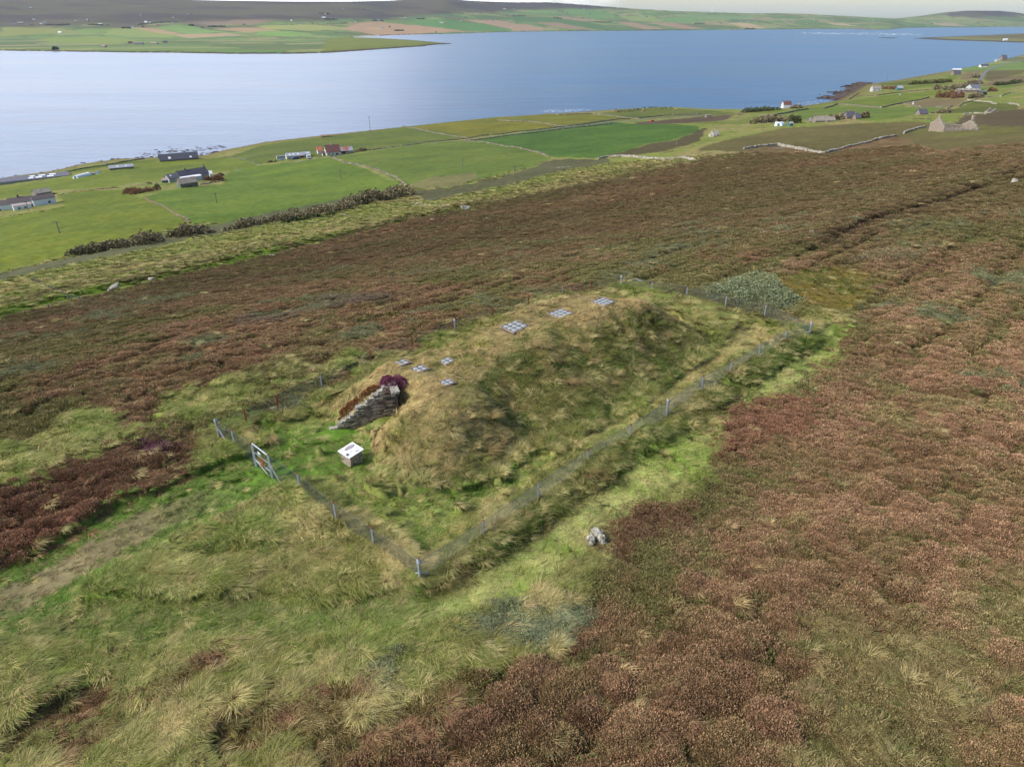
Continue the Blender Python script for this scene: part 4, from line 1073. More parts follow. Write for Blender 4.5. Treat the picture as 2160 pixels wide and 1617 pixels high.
# ------------------------------------------------------------------ the enclosure fence
FH = 1.22
def site_pt(px, py):
    x, y = at_z(px, py, 93.0)
    for _ in range(4):
        x, y = at_z(px, py, gz(x, y))
    return Vector((float(x), float(y), gz(x, y)))
SIDES = {
 'front': [(888, 1243), (790, 1170), (712, 1117), (637, 1053), (576, 1012)],
 'gateleft': [(541, 986), (500, 958), (466, 935)],
 'right': [(888, 1243), (1020, 1157), (1134, 1073), (1238, 999), (1326, 945), (1404, 893), (1478, 838), (1537, 807), (1597, 768), (1652, 737), (1703, 723)],
 'end': [(1703, 723), (1609, 682), (1527, 663), (1446, 640), (1373, 628), (1308, 618)],
 'back': [(1308, 618), (1245, 626), (1185, 640), (1115, 662), (1040, 686), (960, 714), (872, 750), (785, 782), (682, 833), (590, 880), (525, 912), (466, 935)],
}
fence = empty("perimeter_fence", site_pt(888, 1243), 0, "galvanised wire mesh fence on steel posts enclosing the grassy burial mound", "fence")
FO = fence.location.copy()
def steel_post(p, corner=False, rusty=False):
    m = MB(); b = Vector((0, 0, -0.35)); top = Vector((rnd.uniform(-.02, .02), rnd.uniform(-.02, .02), FH + (0.08 if corner else 0.03)))
    if corner:
        m.use(MS['steel']); m.tube(b, top, 0.045, n=8)
        m.tube(top - Vector((0, 0, .02)), top + Vector((0, 0, 0.05)), 0.07, 0.045, 8)
        for z in (0.25, 0.95): m.tube((0, 0, z * FH), (0, 0, z * FH + .06), 0.075, n=8); m.box((0.08, 0, z * FH + .03), (.08, .04, .06)); m.box((0, 0.08, z * FH + .03), (.04, .08, .06))
        m.use(MS['rust']); m.tube(top + Vector((0, 0, 0.05)), top + Vector((0, 0, 0.08)), 0.04, 0.02, 8)
    else:
        m.use(MS['rust'] if rusty else MS['steel']); m.box((top / 2 - Vector((0, 0, .17))), (0.06, 0.06, FH + .35)); m.use(MS['rust']); m.box(top + Vector((0, 0, -0.02)), (.06, .06, .08))
    o = m.build("post", parent=fence); o.location = p - FO; return o
posts_done = []
def mesh_panel(pts):
    """Diamond mesh and line wires from post to post, each wire a thin three-sided rod."""
    m = MB(); wires = []
    for a, b in zip(pts[:-1], pts[1:]):
        d = b - a; L = math.hypot(d.x, d.y); z0 = 0.05; z1 = FH - 0.03; pitch = 0.075; hgt = z1 - z0
        k = -int(hgt / pitch)
        def Q(t, z): return a + d * (t / L) + Vector((0, 0, z))
        while k * pitch < L:
            for sgn in (1, -1):
                t0, t1 = k * pitch, k * pitch + hgt
                za, zb = (z0, z1) if sgn > 0 else (z1, z0)
                c0, c1 = max(t0, 0), min(t1, L)
                if c1 - c0 > 0.01:
                    f0 = (c0 - t0) / hgt; f1 = (c1 - t0) / hgt
                    wires.append((Q(c0, za + (zb - za) * f0), Q(c1, za + (zb - za) * f1)))
            k += 1
    for a, b in wires: m.tube(a - FO, b - FO, 0.0030, n=3, cap=False)
    for z in (0.06, 0.45, 0.8, FH - 0.03, FH):
        for a, b in zip(pts[:-1], pts[1:]):
            m.tube(a + Vector((0, 0, z)) - FO, b + Vector((0, 0, z)) - FO, 0.007 if z > 1.2 else 0.0035, n=3, cap=False)
    return m.build("wire_mesh", MS['wire'], fence)
for nm, L in SIDES.items():
    pts = [site_pt(*p) for p in L]
    for i, p in enumerate(pts):
        if any((p - q).length < 0.3 for q in posts_done): continue
        corner = (L[i] in ((888, 1243), (1404, 893), (1703, 723), (1308, 618), (466, 935), (960, 714)))
        steel_post(p, corner, rusty=(nm == 'back' and i % 3 != 2)); posts_done.append(p)
    mesh_panel(pts)
def brace(p, q, h=0.75, ln=1.0):
    d = (q - p); d.z = 0; d.normalize(); m = MB(); m.tube((0, 0, h), (d.x * ln, d.y * ln, 0.0), 0.022, n=6)
    o = m.build("brace", MS['steel'], fence); o.location = p - FO
cA, cB, cC, cD = site_pt(888, 1243), site_pt(466, 935), site_pt(1308, 618), site_pt(1703, 723)
brace(cA, cB); brace(cA, cD); brace(cD, cA); brace(cD, cC); brace(cC, cB); brace(cC, cD); brace(cB, cA, 0.9, 1.2); brace(cB, cC)
pm_ = site_pt(1404, 893); brace(pm_, cD); brace(site_pt(576, 1012), cA, 0.8, 0.8)

# the gate: leaf, frame pieces and notices
g0, g1 = site_pt(541, 986), site_pt(576, 1012)
gd = g1 - g0; gl = math.hypot(gd.x, gd.y); grz = math.atan2(gd.y, gd.x)
gate = bpy.data.objects.new("gate", None); link(gate); gate.parent = fence; gate.location = g0 - FO; gate.rotation_euler = (0, 0, grz)
m = MB(); GW = gl - 0.12
m.tube((0.08, 0, 0.02), (0.08, 0, FH + .05), 0.024); m.tube((0.08 + GW - .06, 0, 0.02), (0.08 + GW - .06, 0, FH + .05), 0.024)
m.tube((0.08, 0, FH + .05), (0.02 + GW, 0, FH + .05), 0.03); m.tube((0.08, 0, 0.03), (0.02 + GW, 0, 0.03), 0.024); m.tube((0.08, 0, 0.45), (0.02 + GW, 0, 0.45), 0.015)
m.tube((0.08, 0, 0.45), (0.02 + GW, 0, 0.03), 0.015); m.tube((0.08, 0, 0.85), (0.02 + GW, 0, 0.85), 0.012)
m.build("gate_frame", MS['steel'], gate)
m = MB()
k = 0.0
while k < GW * 2 + 1:
    for sg in (1, -1):
        x0, x1 = k - 1.2, k
        c0, c1 = max(x0, 0.0), min(x1, GW - .06)
        if c1 > c0:
            f = lambda c: 0.04 + (c - x0) if sg > 0 else FH - (c - x0)
            m.tube((0.08 + c0, 0, f(c0)), (0.08 + c1, 0, f(c1)), 0.0016, n=3, cap=False)
    k += 0.085
m.build("wire_mesh", MS['wire'], gate)
m = MB(); m.box((0.08 + GW * .52, -0.035, 0.66), (0.26, 0.012, 0.44)); m.build("plate", MS['rust'], gate)["label"] = "rusty red lock plate"
m = MB(); m.use(MS['white']); m.box((0.08 + GW * .45, -0.04, 1.06), (0.22, 0.010, 0.11)); m.use(MS['darkink'])
for r_ in range(3): m.box((0.08 + GW * .5, -0.047, 1.10 - r_ * 0.04), (0.17 - r_ * .03, 0.004, 0.012))
m.build("notice", parent=gate)["label"] = "small white notice"
m = MB(); m.box((0.08 + GW - .1, -0.05, 0.62), (0.10, 0.05, 0.03)); m.build("latch", MS['darksteel'], gate)

# ------------------------------------------------------------------ the information plinth
pF, pL, pR = site_pt(742, 997), site_pt(717, 976), site_pt(767, 981)
ux = -Vector((UO[0], UO[1], 0)).normalized(); uy = Vector((UA[0], UA[1], 0)).normalized()
PWd, PDp, PH = 0.68, 0.60, 0.80
pc = pF + (-ux) * PWd / 2 + uy * PDp / 2
plinth = empty("information_plinth", pc, math.atan2(ux.y, ux.x), "squat dry stone plinth carrying a white information panel, on the lawn inside the gate", "information board")
m = MB()
z = -0.25; row = 0
q = random.Random(5)
while z < PH - 0.02:
    h = q.uniform(0.06, 0.13); h = min(h, PH - z)
    for side in range(4):
        Ls = PWd if side % 2 == 0 else PDp; t = 0.0
        while t < Ls - 0.01:
            w = min(q.uniform(0.14, 0.38), Ls - t); c = t + w / 2 - Ls / 2
            dd = 0.16; off = (PDp if side % 2 == 0 else PWd) / 2 - dd / 2 + q.uniform(-.012, .012)
            X, Y = [(c, -off), (off, c), (-c, off), (-off, -c)][side]
            m.use(MS['lichen'] if q.random() < 0.12 else (MS['stone'] if q.random() < .75 else MS['slab']))
            m.box((X, Y, z + h / 2), ((w - .008, dd, h - .008) if side % 2 == 0 else (dd, w - .008, h - .008)))
            t += w
    z += h; row += 1
m.use(MS['slab']); m.box((0, 0, PH / 2 - .1), (PWd - .2, PDp - .2, PH + .1))
m.build("stonework", parent=plinth)
panel = bpy.data.objects.new("panel", None); link(panel); panel.parent = plinth; panel.location = (0, 0, PH + .03); panel.rotation_euler = (math.radians(7), 0, 0)
PS = 0.82
m = MB(); m.box((0, 0, 0.02), (PS, PS * .94, 0.03)); m.build("board", MS['white'], panel)
def pu(u, v): return ((u - .5) * PS, (v - .5) * PS * .94)
m = MB(); x_, y_ = pu(0.27, 0.60)
ov = [(x_ + 0.125 * math.cos(t) * 1.0, y_ + 0.25 * math.sin(t), 0.036) for t in np.linspace(0, 2 * math.pi, 28, endpoint=False)]
m.prism(ov, (0, 0, 0.003)); m.build("site_plan", MS['lilac'], panel)
m = MB()
for (u0, v0, u1, v1, w) in [(.20, .36, .22, .80, .014), (.33, .42, .30, .84, .010), (.36, .5, .38, .6, .012)]:
    a_, b_ = Vector((*pu(u0, v0), .041)), Vector((*pu(u1, v1), .041)); d_ = b_ - a_
    m.box((a_ + b_) / 2, (d_.length, w, .003), math.atan2(d_.y, d_.x))
m.build("plan_outline", MS['white'], panel)
m = MB()
for v in np.linspace(0.06, 0.25, 7): m.box((*pu(0.17, v), .038), (0.19, 0.008, .003))
m.build("text_block", MS['ink'], panel); m = MB()
for v in np.linspace(0.34, 0.50, 6): m.box((*pu(0.66, v), .038), (0.20, 0.008, .003))
m.build("text_block", MS['ink'], panel); m = MB()
for v in np.linspace(0.78, 0.93, 5): m.box((*pu(0.62, v), .038), (0.20, 0.008, .003))
m.build("text_block", MS['ink'], panel); m = MB()
for v in np.linspace(0.40, 0.55, 5): m.box((*pu(0.90, v), .038), (0.10, 0.008, .003))
m.build("text_block", MS['ink'], panel)
m = MB(); m.box((*pu(0.68, .15), .038), (0.15, 0.13, .003)); m.box((*pu(0.84, .12), .0382), (0.012, 0.20, .003)); m.build("picture", MS['darkink'], panel)
m = MB()
for (u0, v0, u1, v1, w) in [(.78, .62, .86, .80, .03), (.84, .62, .93, .74, .018), (.86, .78, .92, .86, .012), (.78, .60, .84, .64, .05)]:
    a_, b_ = Vector((*pu(u0, v0), .038)), Vector((*pu(u1, v1), .038)); d_ = b_ - a_
    m.box((a_ + b_) / 2, (d_.length, w, .003), math.atan2(d_.y, d_.x))
m.build("finds_drawing", MS['darkink'], panel)

# ------------------------------------------------------------------ skylights set in the top of the mound
def skylight(px, py, n, size, rz, sink=0.0):
    c = S3(px, py); e = 0.7
    def hh(x, y): return gz(x, y) + float(mound_h(np.array([x]), np.array([y]))[0])
    nrm = Vector((hh(c.x - e, c.y) - hh(c.x + e, c.y), hh(c.x, c.y - e) - hh(c.x, c.y + e), 2.6 * e)).normalized()
    R = Vector((0, 0, 1)).rotation_difference(nrm).to_matrix().to_4x4() @ Matrix.Rotation(rz, 4, 'Z')
    nrm = (nrm + Vector((0, 0, 1.2))).normalized()
    R = Vector((0, 0, 1)).rotation_difference(nrm).to_matrix().to_4x4() @ Matrix.Rotation(rz, 4, 'Z')
    s = bpy.data.objects.new("skylight", None); link(s); s.parent = MOUND
    s.matrix_local = Matrix.Translation(c + nrm * (0.07 - sink)) @ R
    m = MB(); m.use(MS['slab']); m.box((0, 0, -0.06), (size, size * .92, 0.16)); m.use(MS['stone'])
    for sx in (-1, 1): m.box((sx * size / 2, 0, 0.015), (0.04, size * .96, 0.05)); m.box((0, sx * size * .46, 0.017), (size + .04, 0.04, 0.05))
    m.build("frame", parent=s)
    st = size * .88 / n
    for i in range(n):
        for j in range(n):
            m = MB(); cx, cy = (i - (n - 1) / 2) * st, (j - (n - 1) / 2) * st * .92
            m.tube((cx, cy, 0.0), (cx, cy, 0.035), st * .44, st * .42, 14); m.tube((cx, cy, 0.035), (cx, cy, 0.05), st * .42, st * .3, 14)
            m.build("glass_block", MS['lens'], s)
    BARE.append((c.x, c.y, size * 0.62)); return s
yaw = math.atan2(UA[1], UA[0])
for (px, py, n, size, sk) in [(1086, 691, 3, 1.18, 0), (1183, 664, 3, 1.12, 0), (1273, 639, 3, 1.08, 0), (848, 768, 2, 0.66, 0), (886, 781, 2, 0.68, 0), (944, 764, 2, 0.62, 0), (944, 808, 2, 0.58, 0.04)]:
    skylight(px, py, n, size, yaw, sk)

# ------------------------------------------------------------------ the entrance passage
pv = Vector((*(PW1 - PW0), 0)); pl_ = pv.length; pv.normalize(); pn = Vector((pv.y, -pv.x, 0))
wall = bpy.data.objects.new("entrance_wall", None); link(wall); wall.parent = MOUND
wall.location = (PW0[0], PW0[1], gz(*PW0)); wall.rotation_euler = (0, 0, math.atan2(pv.y, pv.x))
m = MB(); q = random.Random(9)
def topz(t):
    x, y = PW0[0] + pv.x * t - pn.x * 0.35, PW0[1] + pv.y * t - pn.y * 0.35
    return max(0.2, min(2.2, 0.24 + 0.66 * t))
z = -0.25; row = 0
while z < 2.3:
    h = q.uniform(0.05, 0.09); t = -0.1 + q.uniform(0, .15)
    while t < pl_:
        w = q.uniform(0.12, 0.42)
        if z + h < topz(t + w / 2) + 0.02:
            edge = z + 2.6 * h > topz(t)
            m.use(MS['lichen'] if (edge and q.random() < .75) or q.random() < .05 else (MS['stone'] if q.random() < .65 else MS['slab']))
            m.box((t + w / 2, q.uniform(-.03, .03) + 0.12, z + h / 2), (w - .008, 0.30, h - .007), q.uniform(-.02, .02))
        t += w
    z += h; row += 1
m.build("stonework", parent=wall)
m = MB(); m.use(MS['lichen']); m.box((pl_ + .02, -0.30, 2.02), (0.34, 0.70, 0.13), 0, 0.08); m.build("lintel", parent=wall)
for k_ in range(9):
    for o_, rr_ in ((-.05, .34), (.45, .42), (.85, .34)): BARE.append((PW0[0] + pv.x * k_ * pl_ / 8 + pn.x * o_, PW0[1] + pv.y * k_ * pl_ / 8 + pn.y * o_, rr_ * (1 if o_ < .8 else k_ / 8)))
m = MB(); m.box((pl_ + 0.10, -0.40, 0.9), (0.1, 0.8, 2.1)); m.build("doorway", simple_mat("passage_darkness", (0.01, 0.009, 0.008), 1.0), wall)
# ------------------------------------------------------------------ bushes built leaf by leaf
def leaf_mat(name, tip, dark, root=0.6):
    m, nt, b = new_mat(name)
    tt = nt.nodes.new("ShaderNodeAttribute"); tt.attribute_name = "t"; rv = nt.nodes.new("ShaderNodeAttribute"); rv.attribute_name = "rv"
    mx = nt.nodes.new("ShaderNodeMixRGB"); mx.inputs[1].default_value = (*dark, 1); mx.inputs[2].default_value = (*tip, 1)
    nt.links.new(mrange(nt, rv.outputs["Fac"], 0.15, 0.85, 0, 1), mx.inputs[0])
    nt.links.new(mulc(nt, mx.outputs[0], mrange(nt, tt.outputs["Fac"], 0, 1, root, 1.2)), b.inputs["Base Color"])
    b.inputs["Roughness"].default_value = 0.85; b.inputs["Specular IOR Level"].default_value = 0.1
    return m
BM = {
 'purple': leaf_mat("purple_heather_flowers", lin(170, 98, 128), lin(104, 60, 72)), 'russet': leaf_mat("russet_heather_flowers", lin(164, 106, 72), lin(116, 90, 54)),
 'willow': leaf_mat("grey_willow_leaves", lin(146, 152, 118), lin(98, 106, 74), .8), 'darkscrub': leaf_mat("dark_scrub_twigs", lin(152, 138, 110), lin(96, 92, 64), .75),
 'greenscrub': leaf_mat("green_scrub_leaves", lin(100, 106, 66), lin(58, 66, 40)), 'redscrub': leaf_mat("red_brown_scrub_twigs", lin(150, 112, 86), lin(98, 76, 54)),
 'twiggy': leaf_mat("bare_grey_twigs", lin(150, 138, 112), lin(98, 92, 58)), 'gorse': leaf_mat("olive_bush_leaves", lin(112, 108, 60), lin(66, 70, 36)), 'fartree': leaf_mat("far_tree_leaves", lin(92, 98, 70), lin(64, 70, 50)),
}
def bush(name, label, cat, lumps, size, n, mat, group=None, up=0.4, narrow=0.45):
    """lumps: (x, y, z, rx, ry, rz) half-ellipsoids; n leaf faces shared by their surface."""
    base = Vector(lumps[0][:3]); L = np.array(lumps, float)
    area = L[:, 3] * L[:, 4] + L[:, 5] * (L[:, 3] + L[:, 4]) * .5
    k = rng.choice(len(L), size=n, p=area / area.sum())
    a = rng.uniform(0, 2 * math.pi, n); cz = rng.uniform(-0.1, 1, n); szn = np.sqrt(np.clip(1 - cz ** 2, 0, 1))
    nv = np.stack([szn * np.cos(a), szn * np.sin(a), cz], 1)
    bump = 0.74 + 0.52 * fbm(nv[:, 0] * 3 + k * 3.1, nv[:, 1] * 3 + nv[:, 2] * 2, 501, 3)
    rad = (1 - 0.30 * rng.random(n) ** 2.2) * bump
    c = L[k, :3] + nv * L[k, 3:6] * rad[:, None] - np.array(base)
    c[:, 2] = np.maximum(c[:, 2], -0.05 * L[k, 5] + (L[k, 2] - base.z))
    upv = nv * 0.7 + rng.normal(0, .45, (n, 3)) + np.array([0, 0, up]); upv /= np.linalg.norm(upv, axis=1)[:, None]
    sd = np.cross(upv, rng.normal(0, 1, (n, 3))); sd /= np.linalg.norm(sd, axis=1)[:, None] + 1e-9
    ln = (size * rng.uniform(.6, 1.4, n))[:, None]; w = ln * narrow
    V = np.stack([c - upv * ln * .5, c + sd * w, c + upv * ln * .5, c - sd * w], 1).reshape(-1, 3)
    F = np.arange(4 * n).reshape(-1, 4)
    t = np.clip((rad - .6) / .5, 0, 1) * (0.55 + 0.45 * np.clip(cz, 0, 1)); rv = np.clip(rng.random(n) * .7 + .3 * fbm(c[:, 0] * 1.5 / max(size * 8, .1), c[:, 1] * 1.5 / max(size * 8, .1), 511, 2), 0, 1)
    o = mesh_np(name, V, F, mat, {"t": ('FLOAT', np.repeat(t, 4)), "rv": ('FLOAT', np.repeat(rv, 4))}, smooth=False)
    o.location = base; tag(o, label, cat, group); return o

def wall_spot(t, back, z):
    return Vector((PW0[0] + pv.x * t - pn.x * back, PW0[1] + pv.y * t - pn.y * back, gz(*PW0) + z))
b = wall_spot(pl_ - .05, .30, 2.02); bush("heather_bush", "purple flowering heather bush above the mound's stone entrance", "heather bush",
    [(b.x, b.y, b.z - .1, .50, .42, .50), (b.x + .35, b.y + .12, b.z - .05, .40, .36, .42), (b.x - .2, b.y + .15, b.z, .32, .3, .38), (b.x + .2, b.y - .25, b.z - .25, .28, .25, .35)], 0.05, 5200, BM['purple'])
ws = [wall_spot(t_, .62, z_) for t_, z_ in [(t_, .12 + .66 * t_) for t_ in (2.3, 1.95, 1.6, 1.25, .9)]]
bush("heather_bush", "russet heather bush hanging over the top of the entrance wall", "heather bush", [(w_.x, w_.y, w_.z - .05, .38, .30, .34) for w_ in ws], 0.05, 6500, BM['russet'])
# the big grey willow thicket beyond the far end of the fence
lum = []
for (px, py, r_, h) in [(1480, 652, 1.1, 1.0), (1530, 655, 1.5, 1.5), (1580, 660, 1.6, 1.7), (1630, 672, 1.4, 1.2), (1665, 682, 1.0, 0.8), (1550, 642, 1.7, 1.9), (1600, 648, 1.6, 1.7), (1500, 640, 1.3, 1.3), (1570, 630, 1.7, 1.9), (1630, 655, 1.2, 1.2)]:
    p = P3(px, py); lum.append((p.x + .9, p.y + 0.9, p.z - .2, r_ * 1.45, r_ * 1.35, h * .85))
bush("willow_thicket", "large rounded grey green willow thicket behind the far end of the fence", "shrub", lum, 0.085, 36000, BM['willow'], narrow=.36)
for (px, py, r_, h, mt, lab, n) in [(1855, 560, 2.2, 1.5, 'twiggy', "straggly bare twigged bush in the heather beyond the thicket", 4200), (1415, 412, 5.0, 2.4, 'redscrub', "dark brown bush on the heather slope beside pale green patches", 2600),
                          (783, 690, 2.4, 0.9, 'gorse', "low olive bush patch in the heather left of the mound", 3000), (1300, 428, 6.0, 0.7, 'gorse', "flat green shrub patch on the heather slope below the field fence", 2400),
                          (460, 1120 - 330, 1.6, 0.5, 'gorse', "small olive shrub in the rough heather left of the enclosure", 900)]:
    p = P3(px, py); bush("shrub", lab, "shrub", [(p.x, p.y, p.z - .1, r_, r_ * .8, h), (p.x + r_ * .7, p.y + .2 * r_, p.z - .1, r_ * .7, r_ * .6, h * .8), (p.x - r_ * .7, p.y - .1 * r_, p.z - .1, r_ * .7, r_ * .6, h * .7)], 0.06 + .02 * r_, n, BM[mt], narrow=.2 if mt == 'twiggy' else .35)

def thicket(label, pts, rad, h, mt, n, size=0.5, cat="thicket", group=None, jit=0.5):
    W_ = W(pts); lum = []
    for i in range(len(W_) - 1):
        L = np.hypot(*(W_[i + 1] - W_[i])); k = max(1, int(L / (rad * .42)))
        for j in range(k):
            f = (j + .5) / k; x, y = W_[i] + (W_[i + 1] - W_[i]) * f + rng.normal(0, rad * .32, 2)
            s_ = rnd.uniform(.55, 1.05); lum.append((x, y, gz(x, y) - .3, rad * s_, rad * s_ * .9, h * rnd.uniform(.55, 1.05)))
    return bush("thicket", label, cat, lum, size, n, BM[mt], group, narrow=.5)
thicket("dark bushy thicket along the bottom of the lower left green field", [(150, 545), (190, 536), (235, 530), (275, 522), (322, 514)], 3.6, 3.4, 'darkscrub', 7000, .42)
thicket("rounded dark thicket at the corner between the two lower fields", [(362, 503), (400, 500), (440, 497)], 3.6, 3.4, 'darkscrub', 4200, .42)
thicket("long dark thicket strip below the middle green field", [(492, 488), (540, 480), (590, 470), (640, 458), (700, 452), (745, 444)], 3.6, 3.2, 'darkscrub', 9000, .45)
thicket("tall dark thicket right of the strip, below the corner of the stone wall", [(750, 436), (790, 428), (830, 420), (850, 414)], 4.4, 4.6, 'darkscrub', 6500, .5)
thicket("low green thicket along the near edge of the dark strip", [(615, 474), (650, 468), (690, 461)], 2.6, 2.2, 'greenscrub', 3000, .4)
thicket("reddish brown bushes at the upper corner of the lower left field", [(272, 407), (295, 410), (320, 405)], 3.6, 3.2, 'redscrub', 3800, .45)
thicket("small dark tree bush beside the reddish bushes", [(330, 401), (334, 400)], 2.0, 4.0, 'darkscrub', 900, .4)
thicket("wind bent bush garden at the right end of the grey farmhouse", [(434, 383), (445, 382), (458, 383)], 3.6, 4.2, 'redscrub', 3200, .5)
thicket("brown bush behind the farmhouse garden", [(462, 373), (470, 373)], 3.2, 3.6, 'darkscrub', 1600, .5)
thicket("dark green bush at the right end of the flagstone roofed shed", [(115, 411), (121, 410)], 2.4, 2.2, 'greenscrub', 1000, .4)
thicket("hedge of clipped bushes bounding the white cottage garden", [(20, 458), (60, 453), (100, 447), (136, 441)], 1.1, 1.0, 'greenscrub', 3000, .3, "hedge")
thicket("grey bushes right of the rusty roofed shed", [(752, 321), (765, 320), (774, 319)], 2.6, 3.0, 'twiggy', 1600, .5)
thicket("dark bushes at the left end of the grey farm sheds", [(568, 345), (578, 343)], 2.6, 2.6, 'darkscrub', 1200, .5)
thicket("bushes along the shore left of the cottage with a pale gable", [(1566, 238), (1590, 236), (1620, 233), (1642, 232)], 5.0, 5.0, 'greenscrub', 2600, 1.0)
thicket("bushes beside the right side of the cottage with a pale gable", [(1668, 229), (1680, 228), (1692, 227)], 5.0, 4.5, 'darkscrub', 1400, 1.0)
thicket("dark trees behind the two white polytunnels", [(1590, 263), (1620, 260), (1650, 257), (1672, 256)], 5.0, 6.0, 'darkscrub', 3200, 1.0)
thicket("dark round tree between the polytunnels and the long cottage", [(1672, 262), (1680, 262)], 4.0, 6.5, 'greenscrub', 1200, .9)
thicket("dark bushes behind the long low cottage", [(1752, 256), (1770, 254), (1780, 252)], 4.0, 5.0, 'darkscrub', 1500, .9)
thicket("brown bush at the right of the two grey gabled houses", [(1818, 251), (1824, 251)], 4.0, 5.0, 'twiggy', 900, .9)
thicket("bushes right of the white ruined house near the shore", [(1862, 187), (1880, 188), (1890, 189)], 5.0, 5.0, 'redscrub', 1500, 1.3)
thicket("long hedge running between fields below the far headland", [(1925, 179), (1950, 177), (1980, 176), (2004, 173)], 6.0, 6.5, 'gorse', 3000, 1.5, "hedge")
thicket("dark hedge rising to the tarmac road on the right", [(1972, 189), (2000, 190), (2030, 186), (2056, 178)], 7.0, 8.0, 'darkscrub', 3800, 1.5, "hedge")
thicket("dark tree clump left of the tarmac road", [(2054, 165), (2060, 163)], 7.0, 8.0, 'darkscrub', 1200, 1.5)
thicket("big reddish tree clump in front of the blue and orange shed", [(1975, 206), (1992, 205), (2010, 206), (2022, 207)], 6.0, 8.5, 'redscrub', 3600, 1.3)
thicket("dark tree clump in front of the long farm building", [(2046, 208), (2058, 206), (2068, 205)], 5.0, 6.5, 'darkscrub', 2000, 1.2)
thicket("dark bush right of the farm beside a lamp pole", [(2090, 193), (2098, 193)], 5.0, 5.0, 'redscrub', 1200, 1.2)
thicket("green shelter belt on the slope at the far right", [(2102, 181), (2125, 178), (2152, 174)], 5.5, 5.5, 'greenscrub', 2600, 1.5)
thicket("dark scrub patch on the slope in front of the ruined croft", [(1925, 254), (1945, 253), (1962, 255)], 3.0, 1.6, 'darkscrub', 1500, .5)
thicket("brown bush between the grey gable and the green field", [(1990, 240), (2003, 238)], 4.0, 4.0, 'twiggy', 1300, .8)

# ------------------------------------------------------------------ boulders
def boulder(name, label, px, py, r, sq=(1, .8, .6), mat='lichen', n=1, dz=0.0, group=None):
    p = P3(px, py) if n >= 0 else S3(px, py)
    bm = bmesh.new(); q = random.Random(int(px * 7 + py))
    for k in range(max(1, n)):
        m4 = Matrix.Translation((q.uniform(-.5, .5) * r * (n > 1) * 1.6, q.uniform(-.5, .5) * r * (n > 1) * 1.2, 0))
        s0 = len(bm.verts)
        g = bmesh.ops.create_icosphere(bm, subdivisions=3, radius=1.0)
        rr_ = r * q.uniform(.55, .95) if n > 1 else r; off = q.uniform(0, 50)
        for v in g['verts']:
            c = v.co.copy(); f = 0.6 + .8 * float(fbm(np.array([c.x * 2.2 + off]), np.array([c.y * 2.2 + c.z * 2.4]), 601, 4)[0])
            f = min(f, 1.05 / max(abs(c.x) * .9 + abs(c.y) * .5, abs(c.z) * 1.2, .8))
            v.co = m4 @ Vector((c.x * f * rr_ * sq[0], c.y * f * rr_ * sq[1], c.z * f * rr_ * sq[2]))
    me = bpy.data.meshes.new(name); bm.to_mesh(me); bm.free(); me.materials.append(MS[mat])
    o = bpy.data.objects.new(name, me); link(o); o.location = p + Vector((0, 0, r * sq[2] * .25 + dz)); o.rotation_euler = (0, 0, q.uniform(0, 3))
    return tag(o, label, "rock", group)
boulder("boulder", "pale lichen spotted boulder between the grass and the red brown heather", 1259, 1150, 0.30, (.6, .9, 1.25), n=6, dz=.2)
boulder("boulder", "long white stone slab lying behind the back corner of the fence", 1340, 603, .55, (1.3, .35, .35), 'lichen', dz=.35)
boulder("boulder", "white stone slab right of the long one behind the fence corner", 1387, 604, .5, (1.2, .35, .35), 'lichen', dz=.35)
boulder("boulder", "small white stone near the top right skylight outside the fence", 1267, 612, .28, (1, .8, .7), 'lichen', dz=.3)
boulder("boulder", "pale boulder in the heather at the right edge of the view", 2143, 890, .40, (1.2, .8, .5), 'lichen', dz=.25)
boulder("boulder", "tall pale rock standing by the dark gully at the right", 2136, 398, .55, (.8, .7, 1.2), 'lichen', dz=.5)
boulder("boulder", "flat pale rock alone on the heather slope below the white wall", 1506, 368, .9, (1.6, .8, .4), 'lichen', dz=.3)
boulder("boulder", "heap of white stones in the pasture below the bank", 241, 610, 1.0, (1.6, .5, .4), 'lichen', n=4, dz=.2)
boulder("boulder", "small white stone by the field fence on the left", 320, 592, .5, (1, .8, .5), 'lichen', dz=.2)
boulder("boulder", "heap of grey stones below the left gate of the long field fence", 578, 545, .7, (1.4, .6, .5), 'lichen', n=3, dz=.2)
boulder("boulder", "small white rock beside the wet gully", 1711, 500, .5, (1, .6, .6), 'lichen', dz=.3)
